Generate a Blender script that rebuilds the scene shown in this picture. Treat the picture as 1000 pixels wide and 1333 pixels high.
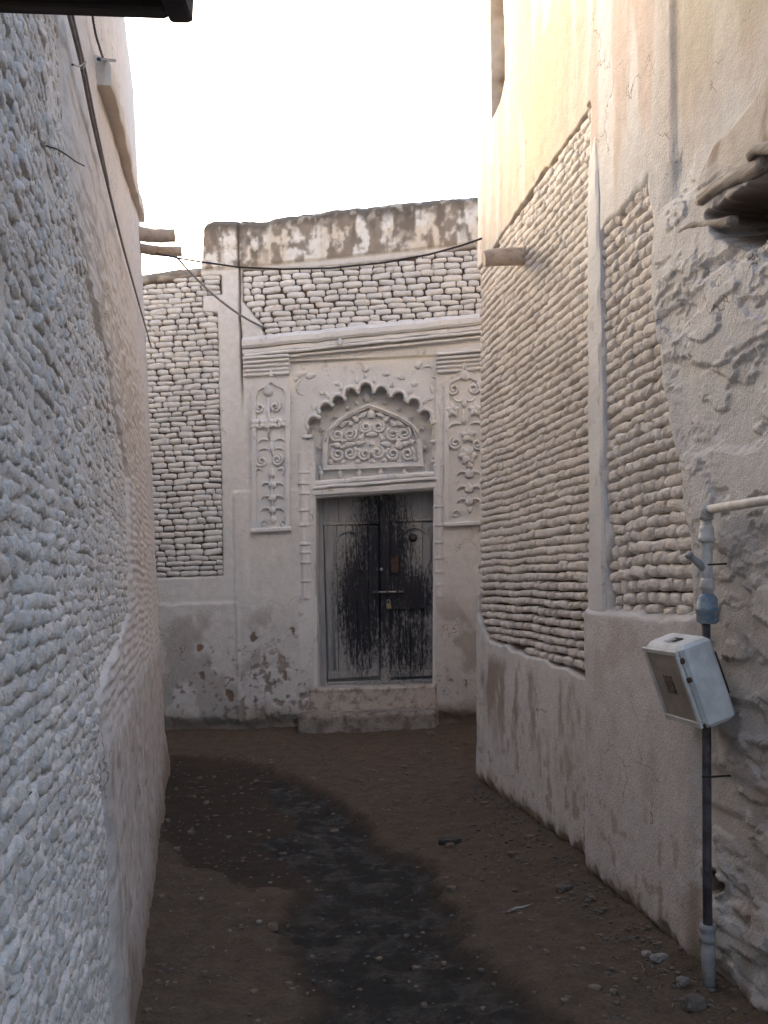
import bpy, math, random
import numpy as np
from mathutils import Vector, Matrix
from mathutils.geometry import tessellate_polygon

random.seed(7)
rng = np.random.default_rng(11)
for o in list(bpy.data.objects):
    bpy.data.objects.remove(o)
scene = bpy.context.scene
COL = scene.collection
rad = math.radians

# ------------------------------------------------------------------ camera
EYE = np.array([0.0, 0.0, 1.5])
PITCH, ROLL, FPX = rad(3.8), rad(2.0), 1333.0
FWD = np.array([0, math.cos(PITCH), math.sin(PITCH)])
_r0 = np.array([1.0, 0, 0]); _u0 = np.array([0, -math.sin(PITCH), math.cos(PITCH)])
RIGHT = math.cos(ROLL) * _r0 - math.sin(ROLL) * _u0
UP = math.sin(ROLL) * _r0 + math.cos(ROLL) * _u0
cam_data = bpy.data.cameras.new('camera')
cam = bpy.data.objects.new('camera', cam_data)
COL.objects.link(cam)
cam_data.sensor_fit = 'VERTICAL'
cam_data.sensor_height = 24.0
cam_data.lens = 24.0
cam_data.clip_start = 0.05
cam_data.clip_end = 500
cam.matrix_world = Matrix(((RIGHT[0], UP[0], -FWD[0], EYE[0]), (RIGHT[1], UP[1], -FWD[1], EYE[1]),
                           (RIGHT[2], UP[2], -FWD[2], EYE[2]), (0, 0, 0, 1)))
scene.camera = cam

# ------------------------------------------------------------------ sky, sun, exposure
SUN_EL, SUN_AZ = rad(14), rad(-34)          # low hazy sun beyond the house that closes the alley
world = bpy.data.worlds.new('World')
scene.world = world
world.use_nodes = True
wn = world.node_tree
bg = wn.nodes['Background']
sky = wn.nodes.new('ShaderNodeTexSky')
sky.sky_type = 'NISHITA'
sky.sun_disc = False
sky.sun_elevation = SUN_EL
sky.sun_rotation = SUN_AZ
sky.air_density = 0.7
sky.dust_density = 4.0
sky.ozone_density = 0.4
wn.links.new(sky.outputs[0], bg.inputs[0])
bg.inputs[1].default_value = 0.15
sun_data = bpy.data.lights.new('sun', 'SUN')
sun_data.energy = 0.5
sun_data.angle = rad(12)
sun_data.color = (1.0, 0.94, 0.83)
sun = bpy.data.objects.new('sun', sun_data)
COL.objects.link(sun)
to_sun = Vector((math.sin(SUN_AZ) * math.cos(SUN_EL), math.cos(SUN_AZ) * math.cos(SUN_EL), math.sin(SUN_EL)))
sun.rotation_euler = to_sun.to_track_quat('Z', 'Y').to_euler()
sun.location = (-6, 4, 12)
scene.render.engine = 'CYCLES'
scene.cycles.max_bounces = 8
scene.cycles.diffuse_bounces = 6
vs = scene.view_settings
vs.view_transform = 'Standard'
vs.look = 'None'
vs.gamma = 1.0
vs.exposure = 2.4
vs.use_curve_mapping = False


# ------------------------------------------------------------------ numeric helpers
def ray(px, py):
    return FWD + (px - 500) / FPX * RIGHT + (666.5 - py) / FPX * UP


def on_ground(px, py, z=0.0):
    d = ray(px, py)
    t = (z - EYE[2]) / d[2]
    return (EYE + d * t)[:2]


def at_depth(px, py, Y):
    d = ray(px, py)
    return EYE + d * (Y / d[1])


def project(P):
    q = np.asarray(P) - EYE
    f = q @ FWD
    return 500 + FPX * (q @ RIGHT) / f, 666.5 - FPX * (q @ UP) / f, f


def vnoise(x, y, seed=0):
    x = np.asarray(x, float); y = np.asarray(y, float)
    xi = np.floor(x).astype(np.int64); yi = np.floor(y).astype(np.int64)
    fx = x - xi; fy = y - yi
    fx = fx * fx * (3 - 2 * fx); fy = fy * fy * (3 - 2 * fy)

    def h(a, b):
        v = (a * 374761393 + b * 668265263 + seed * 144269504) & 0xffffffff
        v = ((v ^ (v >> 13)) * 1274126177) & 0xffffffff
        return ((v ^ (v >> 16)) & 0xffff) / 65535.0
    a = h(xi, yi); b = h(xi + 1, yi); c = h(xi, yi + 1); d = h(xi + 1, yi + 1)
    return (a * (1 - fx) + b * fx) * (1 - fy) + (c * (1 - fx) + d * fx) * fy


def fbm(x, y, octv=4, seed=0):
    """0..1, centred on 0.5"""
    s = 0; a = 0.5; t = 0
    for i in range(octv):
        s = s + a * vnoise(x * 2 ** i, y * 2 ** i, seed + i * 17)
        t += a; a *= 0.5
    return s / t


def sstep(a, b, x):
    t = np.clip((x - a) / (b - a), 0, 1)
    return t * t * (3 - 2 * t)


def sdf(poly, x, y):
    """signed distance to a polygon, negative inside"""
    x = np.asarray(x, float); y = np.asarray(y, float)
    d = np.full(x.shape, 1e9); ins = np.zeros(x.shape, bool)
    n = len(poly)
    for i in range(n):
        ax, ay = poly[i]; bx, by = poly[(i + 1) % n]
        ex, ey = bx - ax, by - ay
        L = ex * ex + ey * ey + 1e-12
        t = np.clip(((x - ax) * ex + (y - ay) * ey) / L, 0, 1)
        d = np.minimum(d, (x - ax - t * ex) ** 2 + (y - ay - t * ey) ** 2)
        c = ((ay > y) != (by > y))
        xx = ex * (y - ay) / (ey if abs(ey) > 1e-9 else 1e-9) + ax
        ins ^= c & (x < xx)
    d = np.sqrt(d)
    return np.where(ins, -d, d)


def lerpc(a, b, t):
    t = np.asarray(t)[..., None]
    return np.asarray(a) * (1 - t) + np.asarray(b) * t


# ------------------------------------------------------------------ mesh helpers
def fast_mesh(name, V, F, smooth=True):
    """V (n,3), F list of faces or (m,4)/(m,3) array"""
    me = bpy.data.meshes.new(name)
    if isinstance(F, np.ndarray):
        k = F.shape[1]
        me.vertices.add(len(V)); me.vertices.foreach_set('co', np.ascontiguousarray(V, dtype=np.float32).ravel())
        me.loops.add(F.size); me.loops.foreach_set('vertex_index', F.astype(np.int32).ravel())
        me.polygons.add(len(F))
        me.polygons.foreach_set('loop_start', np.arange(0, F.size, k, dtype=np.int32))
        me.polygons.foreach_set('loop_total', np.full(len(F), k, dtype=np.int32))
        me.update(calc_edges=True)
        me.validate()
    else:
        me.from_pydata([tuple(v) for v in V], [], F)
        me.update()
    sm = np.full(len(me.polygons), smooth)
    if smooth and not isinstance(F, np.ndarray):            # end caps stay flat
        sm = np.array([len(f) <= 4 for f in F])
        if len(sm) != len(me.polygons): sm = np.full(len(me.polygons), smooth)
    me.polygons.foreach_set('use_smooth', sm)
    return me


def add_obj(name, me, mat, parent=None):
    o = bpy.data.objects.new(name, me)
    COL.objects.link(o)
    if mat is not None and len(me.materials) == 0:
        me.materials.append(mat)
    o.parent = parent
    return o


def tag(o, label=None, cat=None, group=None, kind=None):
    if label: o['label'] = label
    if cat: o['category'] = cat
    if group: o['group'] = group
    if kind: o['kind'] = kind
    return o


def empty(name, loc=(0, 0, 0), rz=0.0):
    o = bpy.data.objects.new(name, None)
    COL.objects.link(o)
    o.location = loc
    o.rotation_euler = (0, 0, rz)
    o.empty_display_size = 0.1
    return o


class MB:
    """collects simple shapes into one mesh"""
    def __init__(self): self.V = []; self.F = []

    def add(self, V, F):
        n = len(self.V)
        self.V += [tuple(v) for v in V]
        self.F += [tuple(i + n for i in f) for f in F]
        return self

    def box(self, a, b, bev=0.0):
        x0, y0, z0 = a; x1, y1, z1 = b
        if bev <= 0:
            V = [(x0, y0, z0), (x1, y0, z0), (x1, y1, z0), (x0, y1, z0), (x0, y0, z1), (x1, y0, z1), (x1, y1, z1), (x0, y1, z1)]
            F = [(0, 3, 2, 1), (4, 5, 6, 7), (0, 1, 5, 4), (1, 2, 6, 5), (2, 3, 7, 6), (3, 0, 4, 7)]
            return self.add(V, F)
        c = bev

        def ring(z, ins):
            i = ins
            return [(x0 + c + i, y0 + i, z), (x1 - c - i, y0 + i, z), (x1 - i, y0 + c + i, z), (x1 - i, y1 - c - i, z),
                    (x1 - c - i, y1 - i, z), (x0 + c + i, y1 - i, z), (x0 + i, y1 - c - i, z), (x0 + i, y0 + c + i, z)]
        V = ring(z0, c) + ring(z0 + c, 0) + ring(z1 - c, 0) + ring(z1, c)
        F = []
        for k in range(3):
            for i in range(8):
                j = (i + 1) % 8
                F.append((k * 8 + i, k * 8 + j, k * 8 + 8 + j, k * 8 + 8 + i))
        F.append(tuple(range(7, -1, -1))); F.append(tuple(range(24, 32)))
        return self.add(V, F)

    def tube(self, pts, r, seg=8, caps=True):
        P = [Vector(p) for p in pts]
        n = len(P)
        R = r if hasattr(r, '__len__') else [r] * n
        V = []; F = []
        up = None
        for i in range(n):
            t = (P[min(i + 1, n - 1)] - P[max(i - 1, 0)]).normalized()
            if up is None:
                up = Vector((0, 0, 1)) if abs(t.z) < 0.9 else Vector((1, 0, 0))
            a = t.cross(up)
            if a.length < 1e-5: a = t.orthogonal()
            a.normalize(); b = a.cross(t).normalized(); up = b
            for k in range(seg):
                an = 2 * math.pi * k / seg
                V.append(P[i] + (a * math.cos(an) + b * math.sin(an)) * R[i])
        for i in range(n - 1):
            for k in range(seg):
                k2 = (k + 1) % seg
                F.append((i * seg + k, i * seg + k2, (i + 1) * seg + k2, (i + 1) * seg + k))
        if caps:
            F.append(tuple(range(seg - 1, -1, -1))); F.append(tuple((n - 1) * seg + k for k in range(seg)))
        return self.add(V, F)

    def prism(self, poly, y0, y1):
        """polygon of (x,z) extruded from y0 (front) to y1 (back)"""
        n = len(poly)
        tri = tessellate_polygon([[Vector((p[0], p[1], 0)) for p in poly]])
        V = [(p[0], y0, p[1]) for p in poly] + [(p[0], y1, p[1]) for p in poly]
        F = [tuple(t) for t in tri] + [tuple(i + n for i in reversed(t)) for t in tri]
        F += [(i, i + n, (i + 1) % n + n, (i + 1) % n) for i in range(n)]
        return self.add(V, F)

    def relief(self, poly, y0, y1, inset=0.72):
        """domed low relief: outline at y0 rising to y1 (y decreasing = outwards)"""
        n = len(poly)
        cx = sum(p[0] for p in poly) / n; cz = sum(p[1] for p in poly) / n
        V = [(p[0], y0, p[1]) for p in poly]
        V += [(cx + (p[0] - cx) * 0.93, y0 + (y1 - y0) * 0.7, cz + (p[1] - cz) * 0.93) for p in poly]
        V += [(cx + (p[0] - cx) * inset, y1, cz + (p[1] - cz) * inset) for p in poly]
        V.append((cx, y1 + (y1 - y0) * 0.08, cz))
        F = []
        for k in (0, 1):
            F += [(k * n + i, k * n + (i + 1) % n, (k + 1) * n + (i + 1) % n, (k + 1) * n + i) for i in range(n)]
        F += [(2 * n + i, 2 * n + (i + 1) % n, 3 * n) for i in range(n)]
        return self.add(V, F)

    def lathe(self, cx, cy, prof, seg=14):
        """prof: list of (r, z)"""
        V = []; F = []
        for r, z in prof:
            for k in range(seg):
                a = 2 * math.pi * k / seg
                V.append((cx + r * math.cos(a), cy + r * math.sin(a), z))
        n = len(prof)
        for i in range(n - 1):
            for k in range(seg):
                k2 = (k + 1) % seg
                F.append((i * seg + k, i * seg + k2, (i + 1) * seg + k2, (i + 1) * seg + k))
        F.append(tuple(range(seg - 1, -1, -1))); F.append(tuple((n - 1) * seg + k for k in range(seg)))
        return self.add(V, F)

    def jitter(self, amp, scale=9.0, seed=0):
        V = np.array(self.V)
        for c in range(3):
            V[:, c] += amp * 2 * (fbm(V[:, 0] * scale + V[:, 1] * 3.1 * scale + c * 31, V[:, 2] * scale + V[:, 1] * scale, 3, seed + c) - 0.5)
        self.V = [tuple(v) for v in V]
        return self

    def build(self, name, mat, parent=None, smooth=False):
        me = fast_mesh(name, self.V, self.F, smooth)
        o = add_obj(name, me, mat, parent)
        return o


# ------------------------------------------------------------------ materials
def new_mat(name):
    m = bpy.data.materials.new(name)
    m.use_nodes = True
    nt = m.node_tree
    b = nt.nodes['Principled BSDF']
    b.inputs['Specular IOR Level'].default_value = 0.25
    return m, nt, b


def nd(nt, typ, **kw):
    n = nt.nodes.new(typ)
    for k, v in kw.items():
        setattr(n, k, v)
    return n


def noise_node(nt, vec, scale, detail=4.0, rough=0.55):
    n = nd(nt, 'ShaderNodeTexNoise')
    n.inputs['Scale'].default_value = scale
    n.inputs['Detail'].default_value = detail
    n.inputs['Roughness'].default_value = rough
    if vec is not None:
        nt.links.new(vec, n.inputs['Vector'])
    return n


def ramp(nt, src, p0, p1, c0=(0, 0, 0, 1), c1=(1, 1, 1, 1)):
    r = nd(nt, 'ShaderNodeValToRGB')
    r.color_ramp.elements[0].position = p0; r.color_ramp.elements[0].color = c0
    r.color_ramp.elements[1].position = p1; r.color_ramp.elements[1].color = c1
    nt.links.new(src, r.inputs[0])
    return r


def mixc(nt, fac, a, b, blend='MIX'):
    m = nd(nt, 'ShaderNodeMix', data_type='RGBA', blend_type=blend)
    for sock, v in ((m.inputs[0], fac), (m.inputs[6], a), (m.inputs[7], b)):
        if isinstance(v, bpy.types.NodeSocket): nt.links.new(v, sock)
        elif isinstance(v, (int, float)): sock.default_value = v
        else: sock.default_value = (v[0], v[1], v[2], 1)
    return m.outputs[2]


def chain_bump(nt, b, items):
    """items: (height socket, strength, distance)"""
    prev = None
    for h, st, dist in items:
        bp = nd(nt, 'ShaderNodeBump')
        bp.inputs['Strength'].default_value = st
        bp.inputs['Distance'].default_value = dist
        nt.links.new(h, bp.inputs['Height'])
        if prev: nt.links.new(prev, bp.inputs['Normal'])
        prev = bp.outputs[0]
    nt.links.new(prev, b.inputs['Normal'])


def wall_mat(name, bumps=((26, .22, .014), (75, .6, .010), (210, .65, .005), (520, .4, .0015)), speck=0.45):
    """plaster whose paint layers come from the mesh's own 'paint' attribute"""
    m, nt, b = new_mat(name)
    pos = nd(nt, 'ShaderNodeNewGeometry').outputs['Position']
    at = nd(nt, 'ShaderNodeAttribute', attribute_name='paint')
    n1 = noise_node(nt, pos, 14, 5, .65)
    r1 = ramp(nt, n1.outputs[0], .3, .7, (.86, .85, .83, 1), (1.04, 1.04, 1.04, 1))
    c = mixc(nt, 1.0, at.outputs[0], r1.outputs[0], 'MULTIPLY')
    n2 = noise_node(nt, pos, 90, 3, .6)
    r2 = ramp(nt, n2.outputs[0], .66, .74)
    mm = nd(nt, 'ShaderNodeMath', operation='MULTIPLY'); mm.inputs[1].default_value = speck
    nt.links.new(r2.outputs[0], mm.inputs[0])
    c = mixc(nt, mm.outputs[0], c, (.25, .2, .16))
    # hairline cracks and pin holes
    wv = nd(nt, 'ShaderNodeVectorMath', operation='MULTIPLY_ADD')
    wnz = noise_node(nt, pos, 7, 3, .6)
    nt.links.new(wnz.outputs[1], wv.inputs[0]); wv.inputs[1].default_value = (.22, .22, .22); nt.links.new(pos, wv.inputs[2])
    vo = nd(nt, 'ShaderNodeTexVoronoi', feature='DISTANCE_TO_EDGE'); vo.inputs['Scale'].default_value = 2.6
    nt.links.new(wv.outputs[0], vo.inputs['Vector'])
    cr = ramp(nt, vo.outputs[0], .002, .009, (1, 1, 1, 1), (0, 0, 0, 1))
    cmask = ramp(nt, noise_node(nt, pos, 1.7, 3, .6).outputs[0], .52, .60)
    ph = ramp(nt, noise_node(nt, pos, 160, 2, .5).outputs[0], .70, .76)
    cm = nd(nt, 'ShaderNodeMath', operation='MULTIPLY'); nt.links.new(cr.outputs[0], cm.inputs[0]); nt.links.new(cmask.outputs[0], cm.inputs[1])
    c = mixc(nt, cm.outputs[0], c, (.20, .155, .12))
    pm = nd(nt, 'ShaderNodeMath', operation='MULTIPLY'); nt.links.new(ph.outputs[0], pm.inputs[0]); pm.inputs[1].default_value = speck
    c = mixc(nt, pm.outputs[0], c, (.30, .24, .19))
    nt.links.new(c, b.inputs['Base Color'])
    b.inputs['Roughness'].default_value = .92
    chain_bump(nt, b, [(noise_node(nt, pos, s, 4, .6).outputs[0], st, d) for s, st, d in bumps])
    return m


def limewash_mat(name, base, dirt, dirt_lo=.58, dirt_hi=.72, bumps=((45, .6, .012), (180, .5, .004)), sc=9):
    """whitewash over mud: chipped to the mud in places"""
    m, nt, b = new_mat(name)
    pos = nd(nt, 'ShaderNodeNewGeometry').outputs['Position']
    n0 = noise_node(nt, pos, 2.3, 3, .5)
    r0 = ramp(nt, n0.outputs[0], .3, .7, tuple(x * .88 for x in base) + (1,), tuple(min(x * 1.06, .9) for x in base) + (1,))
    n1 = noise_node(nt, pos, sc, 6, .7)
    r1 = ramp(nt, n1.outputs[0], dirt_lo, dirt_hi)
    c = mixc(nt, r1.outputs[0], r0.outputs[0], dirt)
    n2 = noise_node(nt, pos, 70, 4, .65)
    r2 = ramp(nt, n2.outputs[0], .25, .65, (.88, .87, .86, 1), (1.03, 1.03, 1.03, 1))
    c = mixc(nt, 1.0, c, r2.outputs[0], 'MULTIPLY')
    nt.links.new(c, b.inputs['Base Color'])
    b.inputs['Roughness'].default_value = .93
    chain_bump(nt, b, [(noise_node(nt, pos, s, 4, .62).outputs[0], st, d) for s, st, d in bumps])
    return m


def simple_mat(name, base, rough=.7, metal=0.0, var=.25, sc=20, bump=.25, dist=.004, dark=None):
    m, nt, b = new_mat(name)
    pos = nd(nt, 'ShaderNodeNewGeometry').outputs['Position']
    n = noise_node(nt, pos, sc, 5, .65)
    lo = tuple(x * (1 - var) for x in base) if dark is None else dark
    r = ramp(nt, n.outputs[0], .35, .65, tuple(lo) + (1,), tuple(min(1, x * (1 + var * .4)) for x in base) + (1,))
    nt.links.new(r.outputs[0], b.inputs['Base Color'])
    b.inputs['Roughness'].default_value = rough
    b.inputs['Metallic'].default_value = metal
    chain_bump(nt, b, [(noise_node(nt, pos, sc * 3, 4).outputs[0], bump, dist)])
    return m


def wood_mat(name, base, dark, axis='Z', sc=30, rough=.8):
    m, nt, b = new_mat(name)
    pos = nd(nt, 'ShaderNodeTexCoord').outputs['Object']
    mp = nd(nt, 'ShaderNodeMapping')
    s = {'X': (.06, 1, 1), 'Y': (1, .06, 1), 'Z': (1, 1, .06)}[axis]
    mp.inputs['Scale'].default_value = s
    nt.links.new(pos, mp.inputs[0])
    n = noise_node(nt, mp.outputs[0], sc, 6, .65)
    r = ramp(nt, n.outputs[0], .35, .68, tuple(dark) + (1,), tuple(base) + (1,))
    nt.links.new(r.outputs[0], b.inputs['Base Color'])
    b.inputs['Roughness'].default_value = rough
    chain_bump(nt, b, [(n.outputs[0], .5, .006)])
    return m


M = {}
M['wall'] = wall_mat('painted_plaster')
M['wall_rough'] = wall_mat('rough_painted_plaster', ((38, .3, .012), (110, .45, .006), (320, .45, .002)), .12)
M['brick_near'] = limewash_mat('thick_limewash', (.79, .75, .71), (.50, .46, .43), .64, .82, ((52, .65, .014), (105, .6, .007), (280, .6, .0025)), 14)
M['brick_back'] = limewash_mat('limewashed_mud_brick', (.73, .70, .665), (.33, .26, .20), .60, .74, ((40, .4, .010), (100, .7, .008), (260, .7, .003)), 9)
M['brick_right'] = limewash_mat('creamy_limewashed_brick', (.76, .70, .635), (.42, .33, .25), .58, .76, ((45, .5, .012), (95, .6, .008), (260, .6, .003)), 16)
M['carved'] = limewash_mat('carved_lime_plaster', (.70, .685, .665), (.36, .30, .25), .58, .76, ((40, .3, .006), (110, .45, .004), (300, .4, .0015)), 8)
M['ochre_plaster'] = limewash_mat('cream_lime_plaster', (.72, .64, .55), (.5, .42, .34), .6, .8, ((40, .3, .005), (200, .3, .002)), 6)
M['step'] = limewash_mat('worn_dirty_stone', (.36, .32, .28), (.13, .10, .08), .42, .66, ((20, .8, .02), (90, .6, .006)), 9)
M['threshold'] = limewash_mat('scuffed_threshold_plaster', (.52, .46, .40), (.22, .17, .13), .48, .66, ((25, .5, .012), (110, .5, .005)), 12)
M['iron'] = simple_mat('rusty_dark_iron', (.09, .07, .06), .6, .6, .4, 40)
M['pvc'] = simple_mat('dusty_white_pipe', (.62, .60, .57), .5, 0, .25, 25, .15, .002)
M['pvc_grey'] = simple_mat('dusty_grey_pipe', (.33, .32, .31), .55, 0, .3, 25, .15, .002)
M['pipe_dark'] = simple_mat('dark_corroded_pipe', (.12, .10, .11), .5, .2, .5, 18, .3, .003)
M['union'] = simple_mat('faded_blue_enamel', (.10, .17, .25), .5, 0, .6, 45, .3, .002, dark=(.34, .35, .33))
M['meter'] = simple_mat('weathered_white_enamel', (.68, .68, .66), .45, 0, .22, 11, .2, .003)
M['meter_lid'] = simple_mat('dusty_grey_lid', (.40, .37, .33), .6, 0, .25, 14, .2, .003)
M['meter_pane'] = simple_mat('dirty_meter_window', (.26, .21, .16), .4, 0, .7, 60, .2, .002, dark=(.03, .02, .02))
M['cable'] = simple_mat('dusty_cable', (.24, .22, .21), .7, 0, .3, 30)
M['wire'] = simple_mat('thin_dark_wire', (.07, .06, .06), .7, 0, .3, 30)
M['log'] = wood_mat('weathered_pole', (.52, .46, .40), (.12, .095, .075), 'X', 46)
M['log_plastered'] = limewash_mat('plastered_pole', (.52, .43, .35), (.3, .23, .17), .5, .72, ((30, .5, .01), (120, .4, .004)), 12)
M['old_wood'] = wood_mat('old_grey_wood', (.20, .165, .135), (.035, .028, .024), 'Z', 30)
M['canopy'] = wood_mat('dark_weathered_board', (.10, .08, .07), (.025, .02, .018), 'X', 26)
M['mud'] = limewash_mat('dry_mud', (.24, .18, .13), (.12, .09, .065), .45, .7, ((30, .8, .015), (140, .6, .005)), 10)
M['stone'] = simple_mat('dusty_stone', (.15, .125, .105), .9, 0, .4, 30, .5, .006)
M['stone_dark'] = simple_mat('dark_damp_stone', (.07, .06, .05), .7, 0, .4, 30, .5, .006)
M['stone_pale'] = simple_mat('pale_plaster_rubble', (.30, .27, .235), .9, 0, .45, 40, .6, .006)
M['black'] = simple_mat('painted_hole_shade', (.05, .04, .03), .95, 0, .3, 12)


# ------------------------------------------------------------------ wall frames
class Frame:
    """origin O on the ground, e along the wall, n out of the wall, batter k (leans back k per metre)"""
    def __init__(self, O, e, k):
        self.O = np.array([O[0], O[1], 0.0])
        e = np.array([e[0], e[1], 0.0]); self.e = e / np.linalg.norm(e)
        self.n = np.array([self.e[1], -self.e[0], 0.0])      # local Y = -n
        self.k = k
        self.rz = math.atan2(self.e[1], self.e[0])

    def hit(self, px, py, w=0.0):
        d = ray(px, py)
        t = (w - self.k * EYE[2] - self.n @ (EYE - self.O)) / (self.n @ d + self.k * d[2])
        P = EYE + t * d
        return float(self.e @ (P - self.O)), float(P[2])

    def poly(self, pts, w=0.0):
        return [self.hit(a, b, w) for a, b in pts]

    def loc(self, s, z, w=0.0):
        return (s, self.k * z - w, z)

    def world(self, s, z, w=0.0):
        s = np.asarray(s)[..., None]; z = np.asarray(z)[..., None]; w = np.asarray(w)[..., None]
        return self.O + s * self.e + (w - self.k * z) * self.n + z * np.array([0, 0, 1.0])


def grid_wall(name, fr, S, Z, hfun, cfun, mat, parent, end_lo=(), end_hi=(), top=(), ztop=None, cut=None):
    """relief sheet over (S,Z), turned back at the ends and the top so that the house is a solid body.
    end_lo/end_hi/top: lists of (outward offset, depth) extra rows"""
    S = np.asarray(S, float); Z = np.asarray(Z, float)
    sd = np.zeros(len(S)); zd = np.zeros(len(Z)); so = np.zeros(len(S)); zo = np.zeros(len(Z))
    if end_lo:
        S = np.concatenate([[S[0]] * len(end_lo), S]); sd = np.concatenate([[d for o, d in end_lo], sd]); so = np.concatenate([[-o for o, d in end_lo], so])
    if end_hi:
        S = np.concatenate([S, [S[-1]] * len(end_hi)]); sd = np.concatenate([sd, [d for o, d in end_hi]]); so = np.concatenate([so, [o for o, d in end_hi]])
    if top:
        Z = np.concatenate([Z, [Z[-1]] * len(top)]); zd = np.concatenate([zd, [d for o, d in top]]); zo = np.concatenate([zo, [o for o, d in top]])
    Sg, Zg = np.meshgrid(S, Z, indexing='ij')
    D = np.maximum(sd[:, None], zd[None, :])
    if ztop is not None:
        zt = ztop(Sg)
        Zg = np.minimum(Zg, zt)
    H = hfun(Sg, Zg)
    C = cfun(Sg, Zg, H)
    H = H * np.clip(1 - D / 0.3, 0, 1)
    X = Sg + so[:, None]; Zz = Zg + zo[None, :]
    V = np.stack([X, fr.k * Zg - H + D, Zz], -1).reshape(-1, 3)
    ns, nz = Sg.shape
    idx = np.arange(ns * nz).reshape(ns, nz)
    F = np.stack([idx[:-1, :-1], idx[1:, :-1], idx[1:, 1:], idx[:-1, 1:]], -1).reshape(-1, 4)
    if cut is not None:
        cs = (Sg[:-1, :-1] + Sg[1:, 1:]) / 2; cz = (Zg[:-1, :-1] + Zg[1:, 1:]) / 2
        keep = ~cut(cs, cz).reshape(-1)
        F = F[keep]
    me = bpy.data.meshes.new(name)
    me.vertices.add(len(V)); me.vertices.foreach_set('co', V.astype(np.float32).ravel())
    me.loops.add(F.size); me.loops.foreach_set('vertex_index', F.astype(np.int32).ravel())
    me.polygons.add(len(F))
    me.polygons.foreach_set('loop_start', np.arange(0, F.size, 4, dtype=np.int32))
    me.polygons.foreach_set('loop_total', np.full(len(F), 4, dtype=np.int32))
    me.update(calc_edges=True)
    me.polygons.foreach_set('use_smooth', np.full(len(F), True))
    ca = me.color_attributes.new('paint', 'FLOAT_COLOR', 'POINT')
    rgba = np.ones((len(V), 4), np.float32); rgba[:, :3] = np.clip(C.reshape(-1, 3), 0.01, .9)
    ca.data.foreach_set('color', rgba.ravel())
    me.update()
    return add_obj(name, me, mat, parent)


# ------------------------------------------------------------------ bricks
def brick_shape(seed, nx, nz, L, h, depth, rough, lump=0.0, sq=3.0, knob=None):
    """one brick at its real size: x along, z up, outward is -y; the rim is sunk in the wall"""
    r = np.random.default_rng(seed)
    a = np.linspace(-1, 1, nx + 2); b = np.linspace(-1, 1, nz + 2)
    A, B = np.meshgrid(a, b, indexing='ij')
    rim = (np.abs(A) > .999) | (np.abs(B) > .999)
    Ai = np.clip(A / a[-2], -1, 1); Bi = np.clip(B / b[-2], -1, 1)
    # corners rounded, edges bowed
    X = Ai * .5 * (1 - .10 * np.abs(Bi) ** 2 * r.uniform(.3, 1.4)); Zc = Bi * .5 * (1 - .16 * np.abs(Ai) ** sq * r.uniform(.4, 1.6))
    X = X * L; Zc = Zc * h
    fall = np.sqrt(np.clip(1 - (np.abs(Ai) ** sq) * .70, 0, 1)) * np.sqrt(np.clip(1 - (np.abs(Bi) ** sq) * .70, 0, 1))
    Y = -depth * fall
    ox, oz = r.uniform(0, 50, 2)
    Y = Y - rough * 2.2 * (fbm(ox + X * 22, oz + Zc * 26, 3, seed) - .5) * 2
    if lump:
        Y = Y - lump * np.cos(X * r.uniform(55, 95) + r.uniform(0, 6)) * np.cos(Bi * 1.3)
    if knob:                                       # caked limewash: overlapping rounded knobs
        k0, k1, amt = knob
        N = max(4, int(1.6 * L * h / (k0 * k1)))
        K = np.zeros(A.shape)
        for q in range(N):
            cx = r.uniform(-.5, .5) * L; cz = r.uniform(-.5, .5) * h; kr = r.uniform(k0, k1)
            K = np.maximum(K, kr * np.sqrt(np.clip(1 - ((X - cx) ** 2 + (Zc - cz) ** 2) / kr ** 2, 0, 1)))
        Y = Y - amt * K
    sk = r.uniform(-.12, .12) * h
    Zc = Zc + sk * Ai + .10 * h * (fbm(ox + X * 30, oz + 7 + Bi, 2, seed + 1) - .5) * 2
    X = X + .06 * h * (fbm(oz + Zc * 40, ox + 3 + Ai, 2, seed + 2) - .5) * 2
    Y = np.where(rim, .03, Y)
    V = np.stack([X, Y, Zc], -1).reshape(-1, 3)
    n, m = A.shape
    idx = np.arange(n * m).reshape(n, m)
    F = np.stack([idx[:-1, :-1], idx[1:, :-1], idx[1:, 1:], idx[:-1, 1:]], -1).reshape(-1, 4)
    return V, F


def lay_rows(inside, s0, s1, z0, z1, pitch, lens, gap, warp, r, hj=.1):
    """courses of bricks that fill the area where inside(s, z) holds; returns (s, z, L, h, tilt)"""
    out = []
    z = z0
    ss = np.arange(s0, s1, .01)
    while z < z1:
        p = pitch * r.uniform(1 - hj, 1 + hj)
        wz = warp(ss, np.full(ss.shape, z))
        m = inside(ss, z + p / 2 + wz)
        edges = np.flatnonzero(np.diff(np.concatenate([[0], m.astype(int), [0]])))
        for e0, e1 in zip(edges[::2], edges[1::2]):
            a, bnd = ss[e0], ss[min(e1, len(ss) - 1)]
            if bnd - a < .03: continue
            s = a; first = True
            while s < bnd - .012:
                L = r.uniform(*lens)
                if first: L *= r.uniform(.35, 1.0); first = False
                if bnd - s - L < .05: L = bnd - s
                sc = s + L / 2
                zz = z + p / 2 + float(np.interp(sc, ss, wz)) + r.normal(0, .03) * p
                out.append((sc, zz, max(.025, L - gap * r.uniform(.5, 1.5)), p * r.uniform(.80, 1.06) - gap * .35, r.normal(0, .03)))
                s += L
        z += p
    return out


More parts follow.
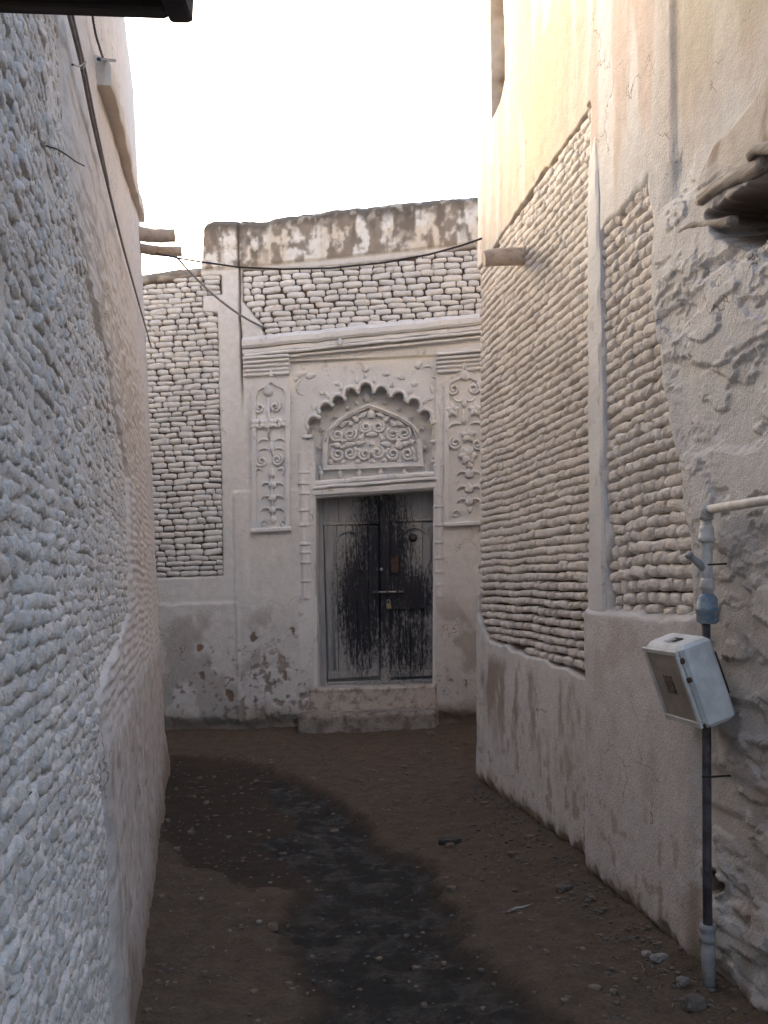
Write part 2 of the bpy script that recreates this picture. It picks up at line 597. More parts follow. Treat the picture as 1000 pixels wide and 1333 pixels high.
def build_bricks(fr, items, shape, mat, parent, keep, w, r, nbins=(4, 2, 4), wfun=None, name='brick'):
    """the `keep` largest in view as objects that share a few meshes, the rest joined"""
    if not items: return
    A = np.array([i[:4] for i in items])
    P = fr.world(A[:, 0], A[:, 1], np.full(len(A), w))
    px, py, f = project(P)
    vis = (px > -15) & (px < 1015) & (py > -15) & (py < 1348) & (f > .3)
    score = np.where(vis, 1.0, .01) * A[:, 2] * A[:, 3] / f ** 2
    order = np.argsort(-score)
    Lq = np.quantile(A[:, 2], (np.arange(nbins[0]) + .5) / nbins[0]); hq = np.quantile(A[:, 3], (np.arange(nbins[1]) + .5) / nbins[1])
    shapes = {}; meshes = {}
    for i in range(nbins[0]):
        for j in range(nbins[1]):
            for k in range(nbins[2]):
                shapes[i, j, k] = shape(1000 + i * 100 + j * 10 + k, Lq[i], hq[j])
    lean = math.atan(fr.k)
    BV = []; BF = []; off = 0
    for rank, i in enumerate(order):
        s, z, L, h, t = items[i]
        key = (int(np.argmin(np.abs(Lq - L))), int(np.argmin(np.abs(hq - h))), int(r.integers(nbins[2])))
        ww = w if wfun is None else w + wfun(s, z)
        flip = math.pi if r.random() < .5 else 0
        M4 = Matrix.Translation(fr.loc(s, z, ww + r.normal(0, .0022))) @ Matrix.Rotation(-lean, 4, 'X') @ Matrix.Rotation(t + flip, 4, 'Y')
        V, F = shapes[key]
        if rank < keep:
            if key not in meshes:
                meshes[key] = fast_mesh(name, V, F, True); meshes[key].materials.append(mat)
            o = bpy.data.objects.new(name, meshes[key])
            COL.objects.link(o)
            o.parent = parent
            o.matrix_local = M4
        else:
            m = np.array(M4 @ Matrix.Diagonal((L / Lq[key[0]], 1, h / hq[key[1]], 1)))
            BV.append(V @ m[:3, :3].T + m[:3, 3]); BF.append(F + off); off += len(V)
    if BV:
        me = fast_mesh(name + '_courses', np.concatenate(BV), np.concatenate(BF), True)
        o = add_obj(name + '_courses', me, mat, parent)
        o['kind'] = 'stuff'


# ================================================================== GROUND
LW = lambda y: -0.256 - 0.19 * y                  # foot of the left-hand wall
RW = lambda y: 0.60 + (7.43 - y) * 0.155          # foot of the right-hand wall
wet_px = [(222, 985), (300, 990), (360, 1003), (420, 1030), (455, 1050), (485, 1088), (545, 1120), (590, 1160), (600, 1200), (598, 1228),
          (655, 1265), (700, 1300), (745, 1340), (800, 1420), (430, 1420), (425, 1340), (385, 1290), (372, 1250), (370, 1200), (392, 1163), (394, 1150), (372, 1157),
          (345, 1152), (318, 1153), (285, 1140), (250, 1128), (222, 1118), (203, 1085), (206, 1030)]
core_px = [(330, 1000), (400, 1022), (450, 1050), (480, 1090), (545, 1125), (588, 1165), (592, 1230), (640, 1265), (690, 1300), (735, 1340), (790, 1420), (440, 1420),
           (432, 1340), (392, 1285), (378, 1240), (380, 1200), (420, 1150), (400, 1130), (330, 1100), (380, 1070), (350, 1035)]
wet_poly = [tuple(on_ground(a, b)) for a, b in wet_px]
core_poly = [tuple(on_ground(a, b)) for a, b in core_px]


def wet_fields(x, y):
    wob = .16 * (fbm(x * 5, y * 5, 4, 3) - .5) + .05 * (fbm(x * 17, y * 17, 3, 4) - .5)
    d = sdf(wet_poly, x, y) + wob * 1.3
    c = sdf(core_poly, x, y) + wob * 1.5
    return d, c


def ground_z(x, y):
    d, c = wet_fields(x, y)
    h = .035 * (fbm(x * 1.3, y * 1.3, 3, 21) - .5) + .034 * (fbm(x * 5, y * 5, 4, 22) - .5) + .026 * (fbm(x * 20, y * 20, 4, 23) - .5)
    h = h + .012 - .040 * sstep(.05, -.05, d) - .012 * sstep(.06, -.10, c)
    rough = sstep(.1, -.05, c)
    h = h + rough * .030 * (fbm(x * 9, y * 13, 4, 25) - .5)
    dr = RW(y) - x; dl = x - LW(y)
    h = h + .05 * sstep(.35, .0, dr) * sstep(9, 7, y) + .04 * sstep(.25, 0, dl) * sstep(9, 7.5, y)
    # footprints and clods
    f = vnoise(x * 4.2, y * 3.1, 77)
    h = h - .012 * sstep(.72, .9, f)
    return h


gx = np.concatenate([[-60, -20, -8, -5, -4, -3.4], np.arange(-3.0, 1.9, .017), [2.2, 2.8, 4, 8, 20, 60]])
gy = [-60, -20, -8, -3, -1, 0.5, 1.5, 2.2]
y = 2.7
while y < 11.4:
    gy.append(y); y += max(.010, .0046 * y)
gy = np.array(gy + [11.8, 13, 18, 30, 60])
GX, GY = np.meshgrid(gx, gy, indexing='ij')
GZ = ground_z(GX, GY)
d, c = wet_fields(GX, GY)
n, m = GX.shape
idx = np.arange(n * m).reshape(n, m)
GF = np.stack([idx[:-1, :-1], idx[1:, :-1], idx[1:, 1:], idx[:-1, 1:]], -1).reshape(-1, 4)
gme = fast_mesh('ground', np.stack([GX, GY, GZ], -1).reshape(-1, 3), GF)
att = gme.color_attributes.new('soil', 'FLOAT_COLOR', 'POINT')
soil = np.ones((n * m, 4), np.float32)
soil[:, 0] = sstep(.075, -.055, d).ravel() * .88              # damp
soil[:, 1] = sstep(.03, -.09, c).ravel()               # mud with standing water
soil[:, 2] = fbm(GX * 2.2, GY * 2.2, 4, 41).ravel()
att.data.foreach_set('color', soil.ravel())
gm, nt, b = new_mat('trodden_earth')
pos = nd(nt, 'ShaderNodeNewGeometry').outputs['Position']
at_ = nd(nt, 'ShaderNodeAttribute', attribute_name='soil')
sep = nd(nt, 'ShaderNodeSeparateColor'); nt.links.new(at_.outputs[0], sep.inputs[0])
n1 = noise_node(nt, pos, 9, 6, .65); n2 = noise_node(nt, pos, 55, 5, .65); n3 = noise_node(nt, pos, 160, 3, .6)
dry = ramp(nt, n1.outputs[0], .3, .7, (.100, .072, .050, 1), (.165, .120, .085, 1))
dry2 = ramp(nt, n2.outputs[0], .3, .75, (.7, .68, .66, 1), (1.15, 1.13, 1.1, 1))
cdry = mixc(nt, 1.0, dry.outputs[0], dry2.outputs[0], 'MULTIPLY')
spk = ramp(nt, n3.outputs[0], .72, .78)
cdry = mixc(nt, spk.outputs[0], cdry, (.20, .17, .14))
cdamp = mixc(nt, n2.outputs[0], (.038, .025, .016), (.062, .042, .028))
cmud = mixc(nt, n2.outputs[0], (.022, .0175, .0135), (.044, .036, .029))
c1 = mixc(nt, sep.outputs[0], cdry, cdamp)
c2 = mixc(nt, sep.outputs[1], c1, cmud)
nt.links.new(c2, b.inputs['Base Color'])
wetn = ramp(nt, noise_node(nt, pos, 6, 4, .6).outputs[0], .46, .60)
mu = nd(nt, 'ShaderNodeMath', operation='MULTIPLY'); nt.links.new(sep.outputs[1], mu.inputs[0]); nt.links.new(wetn.outputs[0], mu.inputs[1])
rr = nd(nt, 'ShaderNodeMapRange'); nt.links.new(mu.outputs[0], rr.inputs[0]); rr.inputs[3].default_value = .95; rr.inputs[4].default_value = .30
nt.links.new(rr.outputs[0], b.inputs['Roughness'])
b.inputs['Specular IOR Level'].default_value = .3
chain_bump(nt, b, [(n1.outputs[0], .5, .03), (n2.outputs[0], .9, .018), (n3.outputs[0], .8, .007)])
ground = add_obj('ground', gme, gm)
tag(ground, 'brown trodden earth of the alley with a dark wet drain down the middle', kind='structure')


def stone_mesh(seed, sx, sy, sz, sub=1):
    r = np.random.default_rng(seed)
    import bmesh
    bm = bmesh.new()
    bmesh.ops.create_icosphere(bm, subdivisions=sub + 1, radius=1)
    for v in bm.verts:
        k = 1 + r.uniform(-.24, .24)
        v.co = Vector((max(-.85, min(.85, v.co.x)) * sx * k, max(-.85, min(.85, v.co.y)) * sy * k, max(-.5, min(.7, v.co.z)) * sz * k))
    V = np.array([v.co[:] for v in bm.verts]); bm.verts.index_update()
    F = np.array([[v.index for v in f.verts] for f in bm.faces])
    bm.free()
    return V, F


def scatter(name, label, cat, spots, mat, sizes, seed):
    r = np.random.default_rng(seed)
    base = [stone_mesh(seed + k, 1, r.uniform(.6, .95), r.uniform(.4, .8), 0) for k in range(6)]
    BV = []; BF = []; off = 0
    for x, y_ in spots:
        V, F = base[int(r.integers(6))]
        s = r.uniform(*sizes) * (1 if r.random() < .85 else 1.9)
        a = r.uniform(0, 6.28)
        R = np.array([[math.cos(a), -math.sin(a), 0], [math.sin(a), math.cos(a), 0], [0, 0, 1]])
        z = float(ground_z(np.array([x]), np.array([y_]))[0])
        BV.append(V * s @ R.T + np.array([x, y_, z + s * .22])); BF.append(F + off); off += len(V)
    me = fast_mesh(name, np.concatenate(BV), np.concatenate(BF), False)
    return tag(add_obj(name, me, mat), label, cat, kind='stuff')


r = np.random.default_rng(5)
sp = []
for i in range(330):                      # crumbled plaster and grit along the right wall's foot
    yy = r.uniform(3.2, 7.4); dd = abs(r.normal(0, .11)) + .03
    sp.append((RW(yy) - dd - (.06 if yy < 5 else 0), yy))
scatter('rubble', 'crumbled plaster and grit strewn along the foot of the right wall', 'rubble', sp, M['stone'], (.003, .011), 31)
sp = []
for i in range(1500):
    yy = r.uniform(3.2, 10.5)
    xx = r.uniform(LW(yy) + .05, RW(min(yy, 7.4)) - .05)
    sp.append((xx, yy))
scatter('gravel', 'small stones scattered over the trodden earth', 'gravel', sp, M['stone'], (.0025, .009), 32)
sp = [tuple(on_ground(a, b)) for a, b in [(225, 962), (283, 961), (272, 1063), (325, 1077), (337, 1073), (350, 1077), (293, 1146), (352, 1145), (575, 960), (548, 985), (500, 1262), (610, 1260),
      (420, 1182), (338, 1205), (262, 1175), (300, 1215), (520, 1010), (600, 972), (230, 998), (222, 1190), (218, 1285)]]
scatter('litter', 'tiny pale scraps of litter dotted about the ground', 'litter', sp, M['stone_pale'], (.006, .012), 33)

r = np.random.default_rng(9)                # bits of straw trodden into the dirt
sm = MB()
for i in range(150):
    yy = r.uniform(3.3, 8.5); xx = RW(min(yy, 7.4)) - abs(r.normal(0, .35)) - .08
    if r.random() < .35: xx = LW(yy) + abs(r.normal(0, .3)) + .08
    a = r.uniform(0, 6.28); L = r.uniform(.015, .05)
    z = float(ground_z(np.array([xx]), np.array([yy]))[0]) + .004
    sm.tube([(xx, yy, z), (xx + math.cos(a) * L * .5, yy + math.sin(a) * L * .5, z + r.uniform(.001, .005)), (xx + math.cos(a + .2) * L, yy + math.sin(a + .2) * L, z)], .0014, 4, False)
tag(sm.build('straw', M['stone_pale'], None), 'bits of straw and chaff trodden into the dirt', 'straw', kind='stuff')
r = np.random.default_rng(12)
sp = []
for i in range(420):
    yy = r.uniform(3.3, 9.5); xx = r.uniform(LW(yy) + .05, RW(min(yy, 7.4)) - .05)
    sp.append((xx, yy))
scatter('clods', 'small clods of earth kicked up over the lane', 'clods', sp, M['mud'], (.006, .017), 35)


def one_stone(px, py, sx, sy, sz, mat, seed, label, rot=0.0, name='stone', cat='stone'):
    x, y_ = on_ground(px, py)
    V, F = stone_mesh(seed, sx, sy, sz, 1)
    me = fast_mesh(name, V * .85, F, False)
    o = add_obj(name, me, mat)
    z = float(ground_z(np.array([x]), np.array([y_]))[0])
    o.location = (x, y_, z + sz * .25); o.rotation_euler = (0, 0, rot)
    return tag(o, label, cat)


one_stone(586, 1100, .075, .045, .035, M['stone_dark'], 1, 'dark flat stone lying alone on the dry earth beside the wet drain')
one_stone(858, 1266, .050, .026, .022, M['stone_pale'], 2, 'long pale pebble beside a rounder one in the rubble', .3)
one_stone(843, 1258, .026, .022, .020, M['stone_pale'], 3, 'small round pale pebble just behind the long one in the rubble')
one_stone(890, 1298, .030, .022, .030, M['stone_pale'], 4, 'upright pale plaster chip close to the foot of the grey pipe', .6)
one_stone(903, 1322, .055, .045, .035, M['stone'], 5, 'broad brown clod half buried at the foot of the grey pipe', .2)
one_stone(735, 1165, .060, .040, .030, M['stone'], 6, 'grey lump of plaster lying against the wall where its face steps out', .5)
one_stone(560, 958, .06, .05, .04, M['stone'], 7, 'small broken stone against the right end of the doorstep')
g0 = on_ground(655, 1193); g1 = on_ground(692, 1183)
mb = MB()
pts = []
for t in np.linspace(0, 1, 7):
    x = g0[0] * (1 - t) + g1[0] * t; yy = g0[1] * (1 - t) + g1[1] * t + .012 * math.sin(t * 5)
    pts.append((x, yy, float(ground_z(np.array([x]), np.array([yy]))[0]) + .006))
mb.tube(pts, [.004, .006, .006, .005, .005, .004, .002], 6)
tag(mb.build('twig', M['log'], None, True), 'thin bent twig lying on the earth near the right wall', 'twig')

# ================================================================== LEFT HOUSE
FL = Frame((LW(.95), .95), (-.19, 1), .0255)
left = empty('mud_brick_house', FL.O, FL.rz)
tag(left, 'whitewashed mud brick house with rough lumpy near face, ledge and protruding roof poles', 'house')
SLmax = FL.hit(215, 1000)[0]
LZ = 6.1
bndA = sorted([(z, s) for s, z in FL.poly([(76, -60), (82, 20), (95, 250), (112, 350), (140, 470), (166, 620), (168, 800), (128, 905), (132, 1000), (140, 1100), (152, 1333), (158, 1420)])])
zA = np.array([p[0] for p in bndA]); sA = np.array([p[1] for p in bndA])


def left_zone(s, z):
    e = np.interp(z, zA, sA)
    dA = e - s + .10 * (fbm(s * 3, z * 3, 3, 51) - .5)
    A = sstep(-.06, .06, dA)                                         # heavy lumps
    low = sstep(1.08, .96, z + .12 * (fbm(s * 1.5, z, 3, 52) - .5)) * (1 - A)   # smooth skirting render
    up = sstep(2.3, 3.4, z - .05 * s)
    return A, low, up, dA


def left_h(s, z):
    A, low, up, dA = left_zone(s, z)
    h = .018 * (fbm(s * 1.7, z * 1.7, 3, 53) - .5)
    lum = .009 * (fbm(s * 8, z * 20, 4, 54) - .5) + .0022 * (fbm(s * 30, z * 50, 3, 55) - .5)
    ph = z / .045 + 1.1 * fbm(s * 2.5, z * 2.0, 3, 56) + .5 * fbm(s * 9, z * 9, 2, 57)
    fr_ = ph - np.floor(ph)
    lip = np.where(fr_ < .25, fr_ / .25, (1 - (fr_ - .25) / .75) ** 1.3)
    brk = .35 + 1.1 * sstep(.30, .62, fbm(s * 6 + 3 * np.floor(ph), z * 3, 3, 58))
    rip = .0095 * lip * brk * (1 - .75 * up) * (1 - low) * (1 - A)
    far = sstep(4.4, 7.0, s)
    hh = h + lum * (1 - .5 * up) + rip * (1 - .25 * far)
    hh = hh + A * (-.020 + .010 * (fbm(s * 16, z * 30, 3, 59) - .5))
    hh = hh + low * (.014 + .010 * (fbm(s * 7, z * 16, 4, 60) - .5))
    hh = hh + .025 * sstep(.35, 0, z) + .012 * (fbm(s * 3, z * 3, 4, 61) - .5)
    hh = hh - .12 * sstep(LZ - .35, LZ, z) ** 2
    return hh


def left_c(s, z, H):
    A, low, up, dA = left_zone(s, z)
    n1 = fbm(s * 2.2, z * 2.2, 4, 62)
    far = np.array([.76, .70, .66]) * (1 + .10 * (n1 - .5))[..., None]  # pinkish tint: warm bounced light put into the wall colour
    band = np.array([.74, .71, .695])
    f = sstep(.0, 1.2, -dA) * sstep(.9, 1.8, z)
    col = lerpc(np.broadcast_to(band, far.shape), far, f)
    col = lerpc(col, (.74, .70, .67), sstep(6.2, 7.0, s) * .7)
    col = lerpc(col, (.78, .745, .71), A)
    streak = fbm(s * 9, z * 1.0, 4, 63)
    col = lerpc(col, (.60, .55, .52), low * (.35 + .65 * sstep(.4, .65, streak)))
    crumb = sstep(.62, .74, fbm(s * 12, z * 20, 4, 64)) * (low * .7 + .04 * (1 - A))
    col = lerpc(col, (.40, .32, .26), crumb)
    col = lerpc(col, (.26, .20, .15), sstep(.35, .05, z + .25 * (n1 - .5)) * .8)
    return col


S = [0.0]
while S[-1] < SLmax - .03:
    S.append(S[-1] + .0072 * (S[-1] + 1.05))
S = np.array(S) * (SLmax / S[-1])
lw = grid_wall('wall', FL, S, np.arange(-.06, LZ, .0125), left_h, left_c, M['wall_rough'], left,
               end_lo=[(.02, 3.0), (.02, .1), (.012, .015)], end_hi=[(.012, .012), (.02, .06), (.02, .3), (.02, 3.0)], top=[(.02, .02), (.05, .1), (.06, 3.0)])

r = np.random.default_rng(61)


def insA(s, z):
    e = np.interp(z, zA, sA)
    return (z > .02) & (z < 4.7) & (s > .04) & (s < e - .02 + .12 * (fbm(s * 3, z * 3, 3, 51) - .5))


def warpA(s, z):
    return .035 * (fbm(s * 2.2, z * 1.4, 3, 66) - .5)


itA = lay_rows(insA, 0.0, 4.2, .02, 4.6, .033, (.04, .11), .002, warpA, r, .20)
itA = [(s, z, L * r.uniform(.95, 1.2), h * r.uniform(1.0, 1.4), t + r.normal(0, .12)) for s, z, L, h, t in itA]
build_bricks(FL, itA, lambda sd_, L, h: brick_shape(sd_, 11, 6, L, h, .008, .0028, 0, 2.0, (.006, .014, .9)), M['brick_near'], lw, 300, -.025, r, (4, 2, 5),
             lambda s, z: float(.016 * (fbm(np.array([s * 6]), np.array([z * 8]), 2, 67)[0] - .5) + .022 * (fbm(np.array([s * 1.9]), np.array([z * 2.3]), 3, 68)[0] - .55)))

# projecting ledge and the two roof poles
a = FL.hit(142, 111, .05); bq = FL.hit(190, 291, .05)
mb = MB()
nseg = 26
V = []; F = []
for i in range(nseg + 1):
    t = i / nseg
    s = a[0] + (bq[0] - a[0]) * t; z = (a[1] + (bq[1] - a[1]) * t) + .018 * math.sin(t * 9) + r.uniform(-.008, .008)
    pr = .050 + .015 * (1 - t) + r.uniform(-.006, .006)
    for (w, dz) in [(-.05, 0), (pr * .92, -.004), (pr, .012), (pr, .085), (pr * .8, .11), (-.05, .14)]:
        V.append(FL.loc(s, z + dz, w + float(left_h(np.array([s]), np.array([z]))[0]) * .0))
for i in range(nseg):
    for k in range(6):
        k2 = (k + 1) % 6
        F.append((i * 6 + k, i * 6 + k2, i * 6 + 6 + k2, i * 6 + 6 + k))
F.append((5, 4, 3, 2, 1, 0)); F.append(tuple(nseg * 6 + k for k in range(6)))
MB().add(V, F).build('ledge', M['ochre_plaster'], left, False)


def pole(px0, px1, r0, r1, droop):
    s, z = FL.hit(*px0)
    c = FL.hit(*px0); tip = at_depth(px1[0], px1[1], float(FL.world(s, z)[1]))
    Ln = float((tip - FL.world(s, z)) @ FL.n) + .0
    pts = []; R = []
    for t in np.linspace(0, 1, 9):
        w = -.15 + (Ln + .15) * t
        pts.append((s + .01 * math.sin(t * 4), FL.k * z - w, z + droop * t + .006 * math.sin(t * 7)))
        R.append((r0 + (r1 - r0) * t) * r.uniform(.95, 1.06))
    mb = MB().tube(pts, R, 12)
    mb.jitter(.004, 18, 3)
    return mb.build('roof_pole', M['log_plastered'], left, True)


pole((180, 303), (228, 308), .068, .052, -.02)
pole((182, 322), (237, 325), .046, .042, -.03)
mb = MB().tube([FL.loc(FL.hit(206, 330)[0] + .0, FL.hit(206, 330)[1] - .0 - .02 * i, .16 + .012 * i) for i in range(3)], [.012, .016, .014], 8)
mb.build('broken_peg', M['log_plastered'], left, True)

# unseen masses added to hold back sky light: upper storey and near wing
MB().box((-.2, .02, LZ + .04), (4.6, 3.0, 8.8), .05).jitter(.02, 2, 5).build('added_upper_storey', M['ochre_plaster'], left, False)
MB().box((-9.0, .62, -.05), (-.04, 4.0, 6.4), .06).jitter(.02, 2, 6).build('added_rear_wing', M['ochre_plaster'], left, False)

# cable clipped to the wall, twisted wire, twig in the wall
cab = empty('wall_cable', FL.world(2.8, 3.2, .02))
tag(cab, 'long grey double electric cable running down the left wall face', 'cable')


def wpts(fr, pts, w, n=10):
    P = [np.array(fr.world(*fr.hit(a, b, w), w)) for a, b in pts]
    out = []
    for i in range(len(P) - 1):
        for t in np.linspace(0, 1, n, endpoint=False):
            p0 = P[max(i - 1, 0)]; p1 = P[i]; p2 = P[i + 1]; p3 = P[min(i + 2, len(P) - 1)]
            out.append(.5 * (2 * p1 + (p2 - p0) * t + (2 * p0 - 5 * p1 + 4 * p2 - p3) * t * t + (3 * p1 - p0 - 3 * p2 + p3) * t ** 3))
    out.append(P[-1])
    return out


def wtube(name, mat, parent, pts, rad_, seg=6):
    o0 = np.array(parent.location) if parent else np.zeros(3)
    return MB().tube([tuple(np.array(p) - o0) for p in pts], rad_, seg).build(name, mat, parent, True)


c1 = [(83, -10), (90, 20), (106, 85), (121, 160), (140, 240), (160, 320), (180, 392), (197, 452)]
wtube('strand', M['cable'], cab, wpts(FL, c1, .028), .006)
wtube('strand', M['cable'], cab, wpts(FL, [(88, -10), (94, 20), (109, 85), (124, 160), (141, 240)], .030), .006)
wtube('clip', M['iron'], cab, wpts(FL, [(94, 84), (104, 86), (112, 80), (106, 92)], .034, 4), .003, 5)
tw = empty('twisted_wire', FL.world(*FL.hit(130, 50), .03))
tag(tw, 'thin twisted wire ending in a small cross piece on the upper left wall', 'wire')
pp = wpts(FL, [(118, -10), (121, 22), (125, 45), (130, 62), (135, 78)], .03, 14)
pa = [p + np.array([0, .006 * math.cos(i * 1.3), .006 * math.sin(i * 1.3)]) for i, p in enumerate(pp)]
pb = [p - np.array([0, .006 * math.cos(i * 1.3), .006 * math.sin(i * 1.3)]) for i, p in enumerate(pp)]
wtube('strand', M['wire'], tw, pa, .004, 5)
wtube('strand', M['wire'], tw, pb, .004, 5)
wtube('cross_piece', M['wire'], tw, wpts(FL, [(128, 77), (138, 78), (150, 79)], .04, 4), .007, 5)
ww = FL.world(*FL.hit(60, 190, .0), .0); w2 = np.array(FL.world(*FL.hit(86, 201, .035), .035)); w3 = np.array(FL.world(*FL.hit(110, 216, .05), .05))
tag(wtube('dry_stalk', M['wire'], None, [ww, (ww + w2) / 2 + np.array([0, 0, .004]), w2, (w2 + w3) / 2 - np.array([0, 0, .003]), w3], .0020, 5),
    'thin dry stalk sticking out of the lumpy white wall', 'stalk')

# wooden canopy over the near end of the wall
YC = 1.5
p0 = at_depth(-12, 18, YC); p1 = at_depth(250, 27, YC)
can = empty('wooden_canopy', (p1[0], YC, p1[2]))
tag(can, 'dark weathered wooden canopy jutting over the alley from the lumpy wall', 'canopy')
can.rotation_euler = (0, -math.atan2(p1[2] - p0[2], p1[0] - p0[0]), 0)
Wd = p1[0] - p0[0] + .05
mb = MB().box((-Wd, -.028, 0), (-.034, 0, .07), .004); mb.jitter(.002, 20, 1); mb.build('fascia_board', M['canopy'], can)
mb = MB().box((-.034, -.55, -.004), (0, .004, .078), .004); mb.jitter(.002, 20, 2); mb.build('end_board', M['canopy'], can)
mb = MB().box((-Wd, -.55, 0), (-.036, -.52, .07), .004); mb.build('fascia_board', M['canopy'], can)
for k in range(6):
    y0 = -.515 + k * .0815
    mb = MB().box((-Wd, y0, .030 + random.uniform(0, .004)), (-.036, y0 + .077, .052), .003); mb.build('plank', M['canopy'], can)
for k in range(9):
    x0 = -Wd + .06 + k * .045
    if x0 + .02 > -.05: break
    mb = MB().tube([(x0, -.51, .024), (min(x0 + .16, -.04), -.03, .024)], .006, 4); mb.build('lattice_strip', M['canopy'], can)
    mb = MB().tube([(min(x0 + .16, -.04), -.51, .016), (x0, -.03, .016)], .006, 4); mb.build('lattice_strip', M['canopy'], can)

# ================================================================== RIGHT HOUSE
FR = Frame((0.60, 7.43), (.155, -1), .0415)
right = empty('tall_plastered_house', FR.O, FR.rz)
tag(right, 'tall peeling house with cream and yellow upper plaster over bared brick courses', 'house')
pan1 = FR.poly([(622, 352), (700, 236), (773, 136), (774, 886), (700, 858), (634, 832), (626, 800), (621, 600)])
pan1[0] = (-.05, pan1[0][1]); pan1[-1] = (-.05, pan1[-1][1]); pan1[-2] = (.02, pan1[-2][1])
pan2 = FR.poly([(788, 300), (850, 228), (855, 400), (880, 560), (908, 700), (908, 795), (803, 795), (796, 600)])
win = FR.poly([(640, -140), (655, -140), (656, 105), (650, 132), (641, 152)])
niche = FR.poly([(928, 280), (950, 262), (1012, 225), (1030, 300), (990, 322), (958, 314), (938, 296)])
hole = FR.poly([(931, 1133), (947, 1136), (957, 1150), (950, 1162), (936, 1158)])
sJ = FR.hit(771, 600)[0]
sTop2 = FR.hit(880, 100)[0]
zLine1 = pan1[1][1]
zLow = FR.hit(800, 795)[1]
sPipe = FR.hit(918, 900)[0]
peel = FR.poly([(918, 240), (935, 190), (975, 140), (1010, 95), (1060, 60), (1060, 170), (1000, 205), (950, 240), (922, 262)])
splat = FR.poly([(884, 190), (855, 330), (858, 420), (885, 560), (912, 700), (918, 800), (935, 1330), (1400, 1500), (1400, 200), (1000, 230)])


def right_h(s, z):
    h = .020 * (fbm(s * 1.4, z * 1.4, 3, 71) - .5) + .006 * (fbm(s * 9, z * 9, 4, 72) - .5)
    jog = sstep(sJ - .02, sJ + .02, s + .03 * (fbm(s * 2, z * 3, 2, 73) - .5))
    h = h + jog * (.042 - .006 * np.clip(z, 0, 5))
    d1 = sdf(pan1, s, z) + .05 * (fbm(s * 7, z * 7, 3, 74) - .5)
    d2 = sdf(pan2, s, z) + .10 * (fbm(s * 6, z * 6, 3, 75) - .5)
    in1 = sstep(.012, -.012, d1); in2 = sstep(.03, -.05, d2)
    h = h - .060 * in1 - .055 * in2 * jog
    h = h + (in1 + in2) * .012 * (fbm(s * 12, z * 30, 3, 83) - .5)
    low2 = sstep(zLow + .012, zLow - .012, z + .03 * (fbm(s * 6, z * 6, 3, 76) - .5)) * jog
    h = h + .022 * low2 * sstep(sPipe + .08, sPipe - .05, s)
    up2 = sstep(sTop2 - .03, sTop2 + .03, s + .04 * (fbm(s * 4, z * 4, 3, 77) - .5)) * sstep(zLine1 - .9, zLine1 - .7, z)
    h = h - .014 * up2
    dsp = sdf(splat, s, z)
    sp_ = sstep(.05, -.12, dsp)
    f1 = fbm(s * 2.6 + .9 * z, z * 6.5, 6, 178); f2 = fbm(s * 4.0 + 1.4 * z, z * 10, 6, 179)
    flake_ = .013 * sstep(.49, .505, f1) + .010 * sstep(.58, .595, f1) + .009 * sstep(.54, .56, f2) - .016
    rid = 1 - np.abs(2 * fbm(s * 7 + .8 * z, z * 15, 5, 78) - 1)
    h = h + sp_ * (.008 * sstep(.86, .97, rid) * sstep(.4, .7, fbm(s * 3, z * 3, 2, 79)) + .007 * (fbm(s * 9, z * 11, 5, 80) - .5) + flake_)
    blk = sp_ * sstep(1.75, 1.5, z)
    ph = z / .13 + .4 * fbm(s * 2, z, 2, 81)
    fr_ = ph - np.floor(ph)
    h = h + blk * .010 * sstep(.35, .6, fbm(s * 3, z * 3, 3, 181)) * np.where(fr_ < .2, fr_ / .2, (1 - (fr_ - .2) / .8))
    dn = sdf(niche, s, z) + .05 * (fbm(s * 8, z * 8, 3, 82) - .5)
    h = h - .30 * sstep(.012, -.012, dn + .03 * (fbm(s * 25, z * 25, 3, 182) - .5))
    h = h - .10 * sstep(.015, -.02, sdf(hole, s, z) + .02 * (fbm(s * 30, z * 30, 2, 84) - .5))
    h = h - .26 * sstep(.012, -.012, sdf(win, s, z) + .02 * (fbm(s * 9, z * 9, 2, 85) - .5))
    dp = sdf(peel, s, z) + .05 * (fbm(s * 7, z * 7, 3, 86) - .5)
    h = h + .014 * sstep(.012, -.012, dp)
    h = h + .012 * sstep(FR.hit(634, 900)[0] * .7, FR.hit(634, 900)[0] * .6, s) * sstep(FR.hit(630, 800)[1] + .01, FR.hit(630, 800)[1] - .01, z)
    foot = sstep(.12, .02, z + .10 * (fbm(s * 14, z * 9, 4, 87) - .5))
    h = h - .04 * foot * sstep(sPipe, sPipe - .2, s) + .0 * foot
    return h


def gauss(s, z, c, rs, rz_):
    return np.exp(-((s - c[0]) / rs) ** 2 - ((z - c[1]) / rz_) ** 2)


